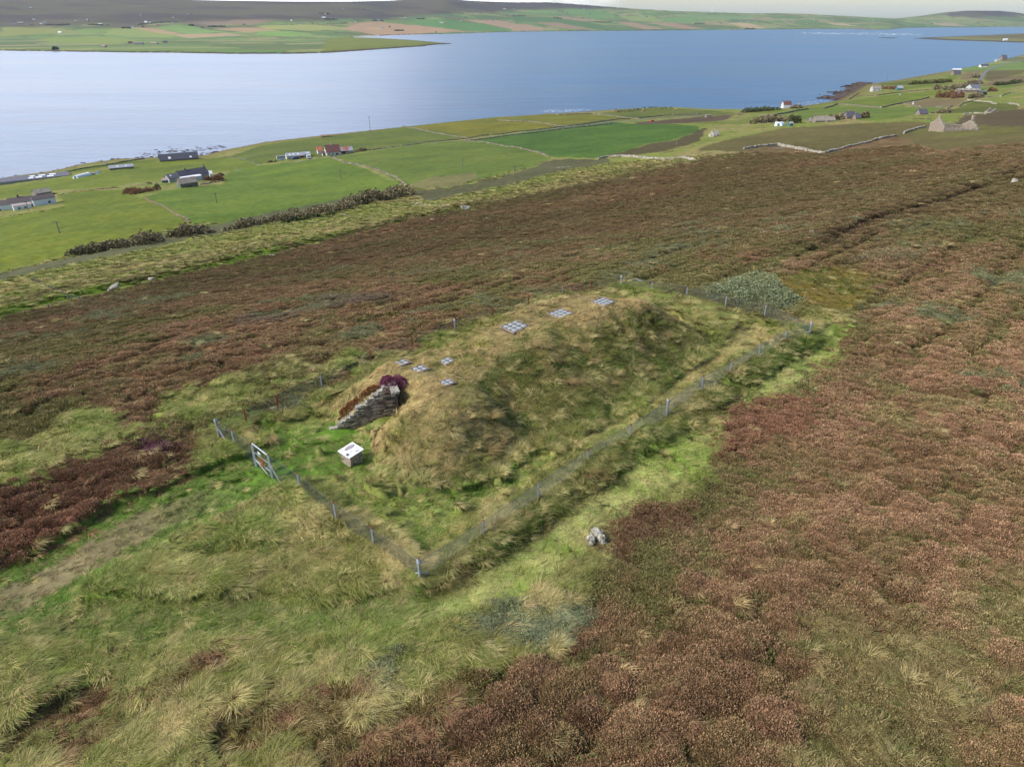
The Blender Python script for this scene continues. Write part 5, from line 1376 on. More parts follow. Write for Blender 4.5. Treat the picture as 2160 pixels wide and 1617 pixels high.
# ------------------------------------------------------------------ buildings
def building(name, label, cat, p0, p1, width, wh, rh, wall, roof, root=None, chim=(), wins=(), gwins=(), door=None, gdoor=None, sky=(), group=None, over=0.25, hip=0.0, dz=0.0, y0=0.0, z0=None, part='wall', sidewin=()):
    """p0, p1: photograph positions of the two ends of the near long wall's foot. Local x along it, y away from the camera."""
    a, b = (P3(*p0), P3(*p1)) if not isinstance(p0, Vector) else (p0, p1)
    if not isinstance(p0, Vector):
        bx_, by_ = at_z(*p1, a.z); b = Vector((float(bx_), float(by_), a.z))
    if math.hypot(a.x, a.y) > 480 and not isinstance(p0, Vector):      # far off, a row is metres deep: keep the long side along the hill
        t_ = math.hypot(a.x, a.y); L_ = (p1[0] - p0[0]) / FPX * (a.y * CP + (CAMZ - a.z) * SP) * 1.05; az_ = math.atan2(a.x, a.y)
        psi = -az_ * .6 + math.radians(14); b = a + Vector((math.cos(psi), math.sin(psi), 0)) * L_; b.z = gz(b.x, b.y)
    d = b - a; L = math.hypot(d.x, d.y); rz = math.atan2(d.y, d.x)
    base = Vector((a.x, a.y, min(a.z, b.z) - 0.2 + dz))
    own = root is None
    if own:
        root = empty(name, base, rz, label, cat, group); T = Matrix.Identity(4)
    else:
        T = (Matrix.Translation(root.location) @ Matrix.Rotation(root.rotation_euler.z, 4, 'Z')).inverted() @ Matrix.Translation(base) @ Matrix.Rotation(rz, 4, 'Z')
    def put(m, nm, mat=None, par=None):
        o = m.build(nm, mat, par or root)
        if par is None: o.matrix_local = T
        return o
    y1 = y0 + width; W2 = width / 2
    m = MB(); yr = y0 + W2
    m.prism([(0, y0, -1.5), (0, y1, -1.5), (0, y1, wh), (0, yr, wh + rh), (0, y0, wh)], (L, 0, 0))
    put(m, part, wall)
    if rh > 0:
        m = MB(); th = 0.14; sl = math.atan2(rh, W2); ov = over
        for s in (-1, 1):
            ye = (y0 if s < 0 else y1) + s * ov; ze = wh - ov * math.tan(sl)
            q0 = [(-ov, ye, ze + 0.03), (-ov, yr, wh + rh + 0.03), (-ov, yr, wh + rh + 0.03 + th), (-ov, ye, ze + 0.03 + th)]
            m.prism(q0, (L + 2 * ov, 0, 0))
        rf = put(m, "roof", roof)
        for (fx, col) in chim:
            m = MB(); m.use(MS[col]); m.box((fx * L, yr, wh + rh + .35), (0.9, 0.6, 1.5)); m.use(MS['orange']); m.tube((fx * L - .2, yr, wh + rh + 1.1), (fx * L - .2, yr, wh + rh + 1.5), .13); m.tube((fx * L + .2, yr, wh + rh + 1.1), (fx * L + .2, yr, wh + rh + 1.5), .13)
            c = m.build("chimney", parent=rf)
        for (fx, fs, w, h) in sky:
            zc = wh + rh * fs + 0.03 + th; yc = y0 + W2 * fs
            m = MB(); m.box((fx * L, yc, zc + .03), (w, h, .05), rot=Matrix.Rotation(sl, 3, 'X')); m.build("rooflight", MS['white'], rf)
    for (fx, z, w, h) in wins:
        m = MB(); m.box((fx * L, y0 - .03, z), (w + .2, .10, h + .2)); wn_ = put(m, "window", MS['white'] if wall != MS['render'] else MS['greyrender'])
        m = MB(); m.box((fx * L, y0 - .09, z), (w, .04, h)); m.build("pane", MS['glass'], wn_)
    for (fy, z, w, h) in gwins:
        m = MB(); m.box((-.03, y0 + fy * width, z), (.10, w + .2, h + .2)); wn_ = put(m, "window", MS['greyrender'])
        m = MB(); m.box((-.09, y0 + fy * width, z), (.04, w, h)); m.build("pane", MS['glass'], wn_)
    if door: m = MB(); m.box((door[0] * L, y0 - .05, door[2] / 2 + .1), (door[1], .12, door[2])); put(m, "door", MS[door[3]])
    if gdoor: m = MB(); m.box((-.05, y0 + gdoor[0] * width, gdoor[2] / 2 + .1), (.12, gdoor[1], gdoor[2])); put(m, "door", MS[gdoor[3]])
    return root

# lower left: the white longhouse and its neighbours
r_ = building("longhouse", "long white cottage with dark roof at the left edge, garden hedge in front", "house", (24, 444.5), (74, 438), 5.6, 3.6, 1.6, MS['white'], MS['greyroof'], chim=[(.46, 'stonehouse')], wins=[(.9, 1.5, .8, .9)])
building("", "", "", (74, 438), (120, 430.5), 5.0, 3.5, 1.4, MS['white'], MS['greyroof'], root=r_, wins=[(.70, 1.8, 1.0, .9)])
building("", "", "", (-36, 452), (24, 445.5), 5.2, 3.4, 1.4, MS['white'], MS['greyroof'], root=r_, wins=[(.62, 1.2, .9, .9)])
building("", "", "", (31, 446.8), (69, 441.5), 3.2, 2.6, .35, MS['white'], MS['pink'], root=r_, wins=[(.3, 1.5, .9, .7), (.65, 1.5, .9, .7)], over=.1)
building("stone_shed", "stone shed with a flagstone roof behind the white longhouse", "shed", (79, 419), (111.5, 413.5), 6.4, 2.8, 1.6, MS['stonehouse'], MS['flag'])
building("long_shed", "very long low grey shed with six white rooflights by the shore", "shed", (-60, 401), (115, 378), 14, 3.0, 1.5, MS['greyrender'], MS['darksheet'], sky=[(.60, .3, 3, 2), (.68, .3, 4, 2), (.80, .3, 4, 2), (.62, .7, 3, 2), (.72, .7, 4, 2), (.83, .7, 4, 2)], door=(.9, 3, 2.2, 'glass'))
def tunnel(label, p0, p1, r, mat='plastic', cat="polytunnel", name="polytunnel"):
    a, b = P3(*p0), P3(*p1); d = b - a; L = math.hypot(d.x, d.y)
    e = empty(name, a, math.atan2(d.y, d.x), label, cat)
    m = MB(); arc = [(0, r + r * math.cos(t), r * .95 * math.sin(t)) for t in np.linspace(math.pi, 0, 14)]
    m.prism([(0, 0, -.6)] + arc[0:] + [(0, 2 * r, -.6)], (L, 0, 0)); m.build("cover", MS[mat], e)
    m = MB(); m.box((-.03, r, .85), (.08, 1.4, 2.0)); m.build("door", MS['teal'], e)
    
    for k in range(1, int(L / 1.8)):
        m = MB()
        for t0, t1 in zip(np.linspace(math.pi, 0, 9)[:-1], np.linspace(math.pi, 0, 9)[1:]):
            m.tube((k * 1.8, r + (r + .03) * math.cos(t0), (r * .95 + .03) * math.sin(t0)), (k * 1.8, r + (r + .03) * math.cos(t1), (r * .95 + .03) * math.sin(t1)), .04, n=4, cap=False)
        m.build("hoop", MS['steel'], e)
    return e
tunnel("white polytunnel standing alone in the upper left green field", (165, 377.5), (194, 371), 2.2)
building("corrugated_shed", "long pale corrugated shed near the shore, in front of the headland", "shed", (232, 361), (276, 353), 7, 2.2, 1.4, MS['stonehouse'], MS['sheet'], sky=[(.35, .5, 1.5, 1), (.7, .5, 1.5, 1)])
building("long_house", "long dark slate roofed house half sunk behind the field by the shore", "house", (338, 343), (411, 332.5), 8.5, 2.0, 4.0, MS['stonehouse'], MS['slate'], sky=[(.26, .3, 2.0, 2.0), (.8, .2, 1.6, 1.6)])
r_ = building("farmhouse", "long grey farmhouse with dark slate roof and a white flat extension", "house", (382, 384.5), (442, 374.5), 7.0, 3.0, 2.8, MS['greyrender'], MS['slate'], chim=[(.30, 'stonehouse'), (.97, 'stonehouse')])
building("", "", "", (359, 388), (382, 384.8), 7.0, 3.0, 1.7, MS['greyrender'], MS['slate'], root=r_, sky=[(.3, .6, .8, .8)])
building("", "", "", (385, 386), (427, 379.5), 4.0, 2.6, .3, MS['render'], MS['white'], root=r_, wins=[(.3, 1.5, 1, .8), (.7, 1.5, 1, .8)], over=.15)
building("", "", "", (443.5, 374), (448.5, 373), 3.0, 2.4, 1.4, MS['render'], MS['white'], root=r_)
building("outbuilding", "small dark green outbuilding with a rusty roof left of the farmhouse", "shed", (343, 388.5), (357, 387.5), 4.0, 2.1, .8, MS['teal'], MS['rustsheet'])
building("garage", "stone garage with flagstone roof and green door before the farmhouse", "garage", (382, 398.8), (419, 393.5), 5.6, 2.6, 2.2, MS['stonehouse'], MS['flag'], gdoor=(.5, 2.4, 2.2, 'green'))
# middle farm
r_ = building("cottage", "white cottage with steep red brown roof beside the farm sheds", "house", (689.5, 330.2), (717.5, 326), 9.0, 2.9, 4.3, MS['render'], MS['brownroof'], chim=[(.45, 'render')], wins=[(.18, 1.6, .8, 1), (.45, 1.6, .8, 1), (.75, 1.6, 1.6, 1)], gwins=[(.5, 4.6, .9, .9), (.82, 1.6, 1, 1)])
building("", "", "", (681, 330.5), (686.5, 330.0), 3.2, 2.3, 1.2, MS['render'], MS['brownroof'], root=r_, door=(.5, 1, 2, 'glass'))
building("", "", "", (671, 326.5), (680, 325), 4.5, 3.0, 2.4, MS['render'], MS['orange'], root=r_)
m = MB(); _a, _b = P3(672, 333.2), P3(720, 328.5); _d = _b - _a; m.box((_d.length / 2, 0, .4), (_d.length, .2, 1.1)); o = m.build("garden_wall", MS['rust']); o.location = _a; o.rotation_euler = (0, 0, math.atan2(_d.y, _d.x)); tag(o, "low red brown garden wall in front of the white cottage", "garden wall")
building("rusty_shed", "shed with a rust streaked tin roof right of the white cottage", "shed", (718.5, 325.5), (743.5, 322.8), 6.5, 2.4, 2.4, MS['greyrender'], MS['rustsheet'], door=(.3, 2, 2, 'glass'))
r_ = building("farm_shed", "long farm shed with grey sheet roof left of the white cottage", "shed", (606, 338.2), (640, 333.5), 8.0, 2.8, 1.6, MS['concrete'], MS['sheet'], sky=[(.2, .5, 1, 1.5), (.42, .5, 1, 1.5), (.68, .5, 1, 1.5)], door=(.85, 3, 2.4, 'rust'))
building("", "", "", (640, 333.5), (655, 331.6), 8.0, 2.6, 1.2, MS['concrete'], MS['sheet'], root=r_, sky=[(.7, .5, 1, 1.2)])
building("lean_shed", "small pale flat roofed store at the left end of the farm sheds", "shed", (585, 336.5), (604, 335.5), 4.5, 2.0, .2, MS['concrete'], MS['darksheet'])
building("caravan", "small white caravan beside the farm shed's right end", "caravan", (648, 334.6), (655.5, 333.6), 2.3, 2.2, .2, MS['white'], MS['white'], over=.02, wins=[(.5, 1.5, 1.2, .6)])
# right-hand district
building("cottage", "shore cottage with pale gable and brown roof among bushes", "house", (1652, 228.5), (1668, 227), 8, 4.5, 4.0, MS['render'], MS['brownroof'], gwins=[(.5, 4.5, .8, .8)], chim=[(.5, 'stonehouse')])
r_ = building("long_cottage", "long low cottage with flagstone roofs below the green field", "house", (1720, 260), (1744, 259), 7, 1.8, 2.4, MS['stonehouse'], MS['flag'], chim=[(.05, 'stonehouse')])
building("", "", "", (1744, 259), (1761, 258), 6.5, 1.6, 1.8, MS['stonehouse'], MS['flag'], root=r_, chim=[(.98, 'stonehouse')])
building("", "", "", (1708.5, 260), (1720, 259.5), 6, 1.5, 1.5, MS['stonehouse'], MS['flag'], root=r_)
building("stone_house", "taller of two grey gabled houses at the end of the long cottage row", "house", (1786, 253), (1802, 252), 7, 2.0, 3.0, MS['stonehouse'], MS['slate'], chim=[(.4, 'stonehouse')])
building("stone_house", "smaller grey gabled house beside the taller one", "house", (1805, 253.5), (1815, 252.5), 6, 1.6, 2.2, MS['stonehouse'], MS['slate'], chim=[(.2, 'stonehouse')])
tunnel("left polytunnel of the pair before the dark trees at the right", (1633, 267.5), (1649, 266), 3.0)
tunnel("right polytunnel of the pair, smaller, with dark shed behind", (1650, 267.5), (1656, 266.2), 2.6)
building("teal_shed", "small teal shed right of the two polytunnels", "shed", (1665.5, 268.3), (1672, 267.3), 4, 2.4, .6, MS['teal'], MS['sheet'])
building("old_house", "pale two chimneyed old house above the rocky shore", "house", (1840, 194), (1857, 193), 10, 5.0, 3.4, MS['whitewall'] if False else MS['concrete'], MS['flag'], chim=[(.05, 'concrete'), (.95, 'concrete')], wins=[(.25, 1.8, 1.3, 1.6), (.75, 1.8, 1.3, 1.6), (.25, 4, 1.2, 1.2), (.75, 4, 1.2, 1.2)])
building("barn", "small teal barn with a white roof right of the pale old house", "barn", (1893.5, 190.5), (1904, 190.2), 9, 3.0, 3.4, MS['teal'], MS['sheet'])
building("stone_house", "grey gabled farmhouse before the white roofed barn near the headland", "house", (2011, 159), (2025, 158), 11, 4, 4.5, MS['stonehouse'], MS['slate'], wins=[(.3, 1.8, 2, 1.6), (.75, 1.8, 2, 1.6)])
building("barn", "low barn with white roof behind the grey farmhouse", "barn", (2010, 149.5), (2027, 148.5), 9, 2.4, 1.8, MS['stonehouse'], MS['white'])
building("white_house", "bright white house at the top of the tarmac road", "house", (2069, 142.3), (2084, 141.3), 11, 3.2, 3.6, MS['render'], MS['slate'], chim=[(.35, 'render')], wins=[(.2, 2, 1.5, 1.5), (.8, 2, 1.5, 1.5)])
building("white_house", "low white house on the skyline left of a dark roofed one", "house", (2102.5, 129.6), (2112, 128.6), 12, 3.0, 2.4, MS['concrete'], MS['sheet'])
building("stone_house", "dark roofed house on the headland skyline beside the low white one", "house", (2113.5, 128.2), (2122.5, 126.4), 18, 6, 8, MS['stonehouse'], MS['slate'])
r_ = building("farm_building", "long low grey farm range at the foot of the tarmac road", "farm building", (2022, 195.5), (2062, 196.2), 11, 3.2, 2.0, MS['stonehouse'], MS['flag'], sky=[(.2, .5, 1.4, 1.6), (.5, .5, 1.4, 1.6), (.75, .5, 1.4, 1.6)])
building("barn", "big grey gabled barn where the tarmac road begins", "barn", (2049, 192.5), (2067, 192.8), 18, 4.0, 4.2, MS['concrete'], MS['darksheet'])
building("orange_shed", "low shed with orange red wall and pale roof among trees", "shed", (2019, 201.6), (2033, 201.2), 11, 3.4, 1.6, MS['red'], MS['sheet'])
building("dark_shed", "dark flat roofed shed at the right end of the farm", "shed", (2067.5, 201), (2079.5, 200), 10, 4.2, .6, MS['glass'], MS['darksheet'])
building("stone_house", "grey gable standing at the corner of the right green field", "house", (1940, 244), (1955, 243), 7, 1.4, 2.6, MS['stonehouse'], MS['slate'])
building("hut", "stone hut ruin on the shore beyond the white cottage", "hut", (678, 290.5), (700, 288.3), 5, 1.6, 1.0, MS['stonehouse'], MS['brownwall'], dz=-.3)
building("store", "tiny stone store beside the roadside wall on the right", "hut", (1490, 248.5), (1500, 248.2), 5, 2.2, .1, MS['stonehouse'], MS['flag'])
building("ruined_gable", "small ruined gable below the field of olive grass on the slope", "ruin", (1505, 290.5), (1519, 289.5), 5, 1.2, 2.6, MS['whitewall'], MS['whitewall'], over=-.3)

# the roofless croft on the skyline of the heather: gables, chimneys and broken walls
def ruin(name, label, p0, p1, L, wh, gh, chims):
    a, b = P3(*p0), P3(*p1); d = b - a; Wd = math.hypot(d.x, d.y); rz = math.atan2(d.y, d.x)
    e = empty(name, a, rz, label, "ruin")      # local x along the near gable, y away
    q = random.Random(3)
    for gi, yy in enumerate((0, L)):
        m = MB(); x = 0.0
        while x < Wd:
            w = q.uniform(.35, .6); x1 = min(x + w, Wd); xc = (x + x1) / 2
            hh = wh + gh * (1 - abs(xc / Wd - .5) * 2)
            if gi == 1: hh = hh * q.uniform(.84, 1.0)
            z = -1.2
            while z < hh:
                h = q.uniform(.3, .5); h = min(h, hh - z + .1)
                m.use(MS['stone'] if q.random() < .75 else MS['stonehouse'])
                if z + h > hh - .12: m.use(MS['lichen'])
                m.box((xc, yy + q.uniform(-.03, .03), z + h / 2), (x1 - x + .04, .7, h + .03), 0, .03); z += h
            x = x1
        m.build("gable", parent=e)
        if chims[gi]:
            m = MB(); m.use(MS['stone']); m.box((Wd / 2, yy, wh + gh + .3), (1.5, .74, 1.6), 0, .03); m.use(MS['lichen']); m.box((Wd / 2, yy, wh + gh + 1.15), (1.7, .85, .18), 0, .03); m.build("chimney", parent=e)
    for si, xx in enumerate((0.35, Wd - .35)):
        m = MB(); y = .4
        while y < L - .4:
            w = q.uniform(.5, .9); z = -1.2; hh = wh * (q.uniform(.85, 1.05) if si else q.uniform(.8, 1.0))
            if si == 1 and L * .66 < y < L * .78: hh = .2
            while z < hh:
                h = q.uniform(.3, .5); m.use(MS['stone'])
                if z + h > hh - .1: m.use(MS['lichen'])
                m.box((xx + q.uniform(-.04, .04), y + w / 2, z + h / 2), (.72, w + .04, h + .03), 0, .03); z += h
            y += w
        m.build("side_wall", parent=e)
    return e
ruin("ruined_croft", "roofless ruined stone croft with a chimneyed gable on the heather slope", (1959, 278.3), (1990, 281.3), 14.5, 4.0, 3.4, (1, 1))
ruin("ruined_croft", "low tumbled stone gable on the brow to the right of the roofless croft", (2088, 240.5), (2106, 239.5), 5, .8, 2.4, (0, 0))

# ------------------------------------------------------------------ dry stone field walls
def field_wall(label, pts, h=1.0, w=0.6, mat='wallstone', gaps=0.0, step=1.0, seed=1):
    W_ = W(pts); q = random.Random(seed); m = MB(); a0 = Vector((W_[0][0], W_[0][1], gz(*W_[0])))
    m.use(MS[mat]); m.use(MS['whitewall' if mat != 'brownwall' else 'wallstone'])
    for i in range(len(W_) - 1):
        a, b = W_[i], W_[i + 1]; L = np.hypot(*(b - a)); n = max(1, int(L / step)); d = (b - a) / L; rz = math.atan2(d[1], d[0])
        rr_ = np.hypot(*a); k = 1 if rr_ > 330 else 2
        for j in range(n):
            if q.random() < gaps: continue
            for c in range(k):
                x, y = a + d * (j + .5) * L / n; z = gz(x, y)
                hh = (h + q.uniform(-.18, .18)) / k
                m.use(MS['whitewall' if mat != 'brownwall' else 'wallstone'] if q.random() < (.08 if c == 0 else .22) else MS[mat])
                m.box(Vector((x + q.uniform(-.08, .08), y + q.uniform(-.08, .08), z + hh * (c + .5) - .12)) - a0, (L / n * 1.04, w * (1.15 - .3 * c), hh + (.3 if c == 0 else 0)), rz, .10)
    o = m.build("stone_wall", parent=None); o.location = a0; tag(o, label, "stone wall", "dry stone field walls"); return o
WL = [
 ("dry stone wall running down from the white cottage between two green fields", [(697, 334), (740, 347), (800, 362), (836, 377), (858, 396)], {}),
 ("roadside stone wall climbing right from the white cottage to the junction", [(697, 332), (760, 321), (800, 316), (862, 308), (900, 301.5), (960, 296.5), (985, 294)], {}),
 ("upper roadside stone wall along the olive fields", [(985, 292.5), (1080, 280.5), (1200, 267), (1260, 258), (1300, 252.5), (1400, 244), (1480, 241)], {}),
 ("lower roadside stone wall above the deep green field", [(985, 298.5), (1040, 292), (1100, 284), (1210, 271), (1290, 261.5)], {}),
 ("stone wall from the shore down to the road on the left of the olive fields", [(830, 268), (860, 269), (890, 275), (920, 282), (950, 288), (985, 292)], {}),
 ("stone wall between the middle green field and the deep green field", [(982, 299), (1020, 301.5), (1040, 305), (1110, 318), (1160, 334)], {}),
 ("stone wall dividing the two olive fields", [(1050, 254.5), (1110, 256.5), (1150, 261), (1192, 268)], {}),
 ("stone wall along the top of the right olive field", [(1120, 240), (1180, 243), (1250, 240.5), (1300, 246), (1348, 251.5)], {}),
 ("pale stone wall winding across the pasture below the deep green field", [(1262, 338), (1280, 334), (1310, 332.5), (1360, 337), (1400, 339.5), (1440, 337), (1466, 341)], dict(mat='whitewall', h=1.3)),
 ("white stone wall making a corner at the top edge of the heather", [(1568, 317), (1600, 312.5), (1640, 309), (1700, 321), (1738, 327), (1790, 313), (1842, 300.5), (1890, 290)], dict(mat='whitewall', h=1.4)),
 ("stone wall from the heather corner up to the roofless croft", [(1905, 285), (1930, 275), (1950, 271)], dict(mat='whitewall', h=1.4)),
 ("brown overgrown wall between the lower left and middle green fields", [(305, 420), (340, 436), (375, 457), (402, 474)], dict(mat='brownwall', h=.9)),
 ("overgrown wall along the top of the lower left green field", [(122, 415), (150, 409), (190, 404), (250, 398)], dict(mat='brownwall', h=.9)),
 ("stone wall curving through the long green fields on the right", [(1600, 251), (1640, 242), (1700, 231.5), (1766, 220), (1800, 222), (1830, 226), (1860, 227.5), (1905, 218), (1960, 206)], dict(h=1.3, step=1.6)),
 ("stone wall under the tan stubble field", [(1905, 219.5), (1940, 225), (1988, 229)], dict(step=1.6)),
 ("stone wall along the top of the far right olive field", [(2040, 211), (2090, 216), (2135, 221), (2150, 225)], dict(step=1.6, mat='whitewall')),
 ("stone wall climbing from the grey gable to the farm on the right", [(1962, 241), (2000, 230), (2030, 219), (2062, 208)], dict(step=1.6)),
 ("broken wall zigzagging right of the farm", [(2062, 208), (2090, 204.5), (2112, 204), (2120, 199), (2132, 196), (2150, 198)], dict(step=1.6, gaps=.15)),
 ("low tumbled wall in the pasture left of the deep green field", [(1168, 358.5), (1185, 355.5), (1203, 354.5)], dict(mat='whitewall', h=.7, gaps=.2)),
 ("short heap of white wall stones below the long dark thicket", [(696, 460), (715, 457), (740, 458.5)], dict(mat='whitewall', h=.8, gaps=.1)),
 ("tumbled wall stones near the gate of the field fence", [(868, 432), (905, 438), (935, 440), (965, 439), (995, 441)], dict(mat='whitewall', h=.8, gaps=.35)),
 ("shore wall curving round the grassy headland on the left", [(110, 371), (170, 358), (225, 350), (262, 343), (305, 336)], dict(h=1.1)),
 ("small walled pen on the grassy headland", [(226, 347), (213, 342), (222, 338.5), (243, 336)], dict(h=1.2)),
 ("broken white wall behind the roofless croft", [(2030, 243.5), (2055, 241), (2078, 242.5)], dict(mat='whitewall', gaps=.2)),
 ("garden wall on the right side of the stone garage", [(424, 392), (445, 387.5), (470, 384)], dict(h=1.0)),
 ("stone wall following the shore above the rocky point", [(1790, 210), (1806, 200), (1812, 196)], dict(step=1.6)),
 ("stone wall below the pale old house", [(1806, 204), (1850, 202), (1900, 195), (1960, 190), (2020, 190)], dict(step=1.8)),
]
for i, (lb, pts, kw) in enumerate(WL): field_wall(lb, pts, seed=20 + i, **kw)

# roads: thin strips draped on the ground
for i, R_ in enumerate(ROADS):
    pts = []
    for a, b in zip(R_[:-1], R_[1:]):
        n = max(1, int(np.hypot(*(b - a)) / 6)); pts += [a + (b - a) * k / n for k in range(n)]
    pts.append(R_[-1]); pts = np.array(pts); tg = np.gradient(pts, axis=0); tg /= np.linalg.norm(tg, axis=1)[:, None] + 1e-9
    nn = np.stack([-tg[:, 1], tg[:, 0]], 1); hw_ = (1.9, 1.7, 3.2)[i]
    rows = [pts + nn * o_ for o_ in (-hw_, -hw_ / 2, 0, hw_ / 2, hw_)]
    V = []; 
    for rw in rows:
        z = H0(rw[:, 0], rw[:, 1]); zc = H0(pts[:, 0], pts[:, 1])
        V.append(np.stack([rw[:, 0], rw[:, 1], np.maximum(z, zc) + 0.32], 1))
    n = len(pts); V = np.concatenate(V); F = [(r * n + k, r * n + k + 1, (r + 1) * n + k + 1, (r + 1) * n + k) for r in range(4) for k in range(n - 1)]
    tag(mesh_np("road", V, np.array(F), MS['tarmac']), kind="structure")

# ------------------------------------------------------------------ the long post and wire fence along the heather
def post_fence(label, pts, spacing, h, off=(0, 0), name="field_fence", start=0, group=None, strainers=()):
    W_ = np.array(pts, float) if isinstance(pts, np.ndarray) else W(pts)
    seg = np.hypot(*np.diff(W_, axis=0).T); cum = np.concatenate([[0], np.cumsum(seg)])
    n = int(cum[-1] / spacing) + 1; ts = np.linspace(0, cum[-1], n)
    xs = np.interp(ts, cum, W_[:, 0]); ys = np.interp(ts, cum, W_[:, 1])
    P = [Vector((x, y, gz(x, y))) for x, y in zip(xs, ys)]
    e = empty(name, P[0], 0, label, "fence", group)
    m = MB(); m.tube((0, 0, -.4), (0, 0, h), .075, .07, 6); src = m.build("post", MS['wood'], e)
    for i, p in enumerate(P):
        o = src if i == 0 else src.copy()
        if i: COL.objects.link(o); o.parent = e
        o.location = p - P[0]; o.rotation_euler = (rnd.uniform(-.05, .05), rnd.uniform(-.05, .05), rnd.uniform(0, 3))
    m = MB()
    for z in (.25, .55, .8, 1.0):
        for a, b in zip(P[:-1], P[1:]): m.tube(a - P[0] + Vector((0, 0, z * h)), b - P[0] + Vector((0, 0, z * h)), .006, n=3, cap=False)
    m.build("wire", MS['wire'], e); return e
FE = W([(0, 684), (95, 664), (180, 641), (240, 625), (340, 604), (430, 580), (560, 551), (640, 532), (720, 512), (800, 492), (900, 467), (985, 446)])
post_fence("long post and wire fence along the lower left edge of the heather", FE, 5.5, 1.15)
FE2 = W([(1000, 442), (1085, 420), (1150, 419), (1160, 417), (1193, 410), (1230, 400), (1255, 397), (1306, 383), (1360, 368), (1420, 354), (1470, 346), (1540, 329), (1600, 318)])
post_fence("long post and wire fence along the upper right edge of the heather", FE2, 6.0, 1.25)
post_fence("short post fence crossing the pasture down to the heather on the left", [(72, 597), (100, 612), (130, 625), (165, 640), (176, 643)], 2.6, 1.0)
def field_gate(label, p0, p1):
    a, b = P3(*p0), P3(*p1); d = b - a; L = math.hypot(d.x, d.y); e = empty("field_gate", a, math.atan2(d.y, d.x), label, "gate")
    m = MB()
    for z in (.2, .45, .7, .95, 1.15): m.tube((0.1, 0, z), (L - .1, 0, z), .03, n=5)
    m.tube((.1, 0, .2), (L - .1, 0, 1.15), .03, n=5); m.tube((.1, 0, .15), (.1, 0, 1.2), .035); m.tube((L - .1, 0, .15), (L - .1, 0, 1.2), .035); m.build("gate_frame", MS['steel'], e)
    for x in (0, L): m = MB(); m.tube((x, 0, -.4), (x, 0, 1.5), .12, n=6); m.build("gate_post", MS['wood'], e)
field_gate("grey metal field gate at the corner of the heather fence", (978, 443), (997, 443))
field_gate("grey metal field gate by the white wall corner at the heather edge", (1630, 317), (1650, 316))

# ------------------------------------------------------------------ poles
def pole(label, px, yb, yt, arm=1.2, r=.14, group="utility poles"):
    b = P3(px, yb); h = max(3.0, px_height(b, px, yt)); h = min(h, 16)
    e = empty("utility_pole", b, math.radians(rnd.uniform(10, 60)), label, "utility pole", group)
    m = MB(); m.tube((0, 0, -.5), (0, 0, h), r * 1.3, r, 7); m.build("pole", MS['wood'], e)
    if arm:
        m = MB(); m.box((0, 0, h - .4), (arm * 2, .14, .14)); m.build("crossarm", MS['wood'], e)
        for s in (-1, 0, 1): m = MB(); m.tube((s * arm * .9, 0, h - .33), (s * arm * .9, 0, h + .05), .07, .05); m.build("insulator", MS['darksteel'], e)
pole("tall utility pole standing against the sea left of the olive fields", 781.5, 281, 241, 1.6, .20)
pole("utility pole near the shore above the right end of the cattle field", 1569, 240, 210, 1.2, .18)
pole("utility pole on the grassy headland above the pale old house", 1870, 170, 149, 1.4, .22)
pole("utility pole in the middle green field with tan grass patch", 976, 360, 335, .8)
pole("utility pole in the middle field below the white cottage", 720, 381, 357, .8)
pole("utility pole alone in the lower left green field", 127, 496, 465, .8)
pole("utility pole in front of the white longhouse", 62, 448, 423, .6)
pole("utility pole in the field right of the stone garage", 458, 432, 407, .6)
pole("utility pole standing before the grey farmhouse roof", 410, 381, 359, .6)
pole("utility pole at the edge of rough ground below the deep green field", 1427, 308, 296, .6)
pole("utility pole right of the far farm beside a dark bush", 2098, 195, 184, .6)
pole("utility pole near the shore at the foot of the long hedges", 1085, 372, 350, .6)

# ------------------------------------------------------------------ vehicles and small farm things
def car(label, px, py, rz, paint, L=4.4):
    e = empty("parked_car", P3(px, py), rz, label, "car")
    m = MB(); prof = [(-.5, .25), (.5, .25), (.5, .62), (.47, .75), (.22, .85), (.08, 1.35), (-.36, 1.4), (-.48, .95), (-.5, .7)]
    m.prism([(x * L, -.85, z) for x, z in prof], (0, 1.7, 0)); m.build("body", paint, e)
    m = MB(); m.prism([(.20 * L, -.86, .88), (.075 * L, -.86, 1.30), (-.34 * L, -.86, 1.33), (-.42 * L, -.86, .95)], (0, 1.72, 0)); m.build("windows", MS['glass'], e)
    for sx in (-.31, .31):
        for sy in (-.8, .8):
            m = MB(); m.tube((sx * L, sy - .1, .32), (sx * L, sy + .1, .32), .32, n=12); w_ = m.build("wheel", MS['tyre'], e); m = MB(); m.tube((sx * L, sy - .11, .32), (sx * L, sy + .11, .32), .17, n=8); m.build("rim", MS['steel'], w_)
    for sy in (-.6, .6): m = MB(); m.box((.5 * L, sy, .65), (.06, .35, .16)); m.build("headlight", MS['white'], e)
yA = math.atan2(.5, .866)
car("dark blue car parked in front of the stone garage", 403, 397.2, yA, MS['navy'])
car("small light coloured car parked by the polytunnel field", 199, 369.5, yA, MS['sheet'])
car("small red vehicle standing at the road bend below the cattle field", 1376, 256.5, yA, MS['red'])
car("dark vehicle parked on the yard before the farm sheds", 657, 336.5, yA, MS['glass'])
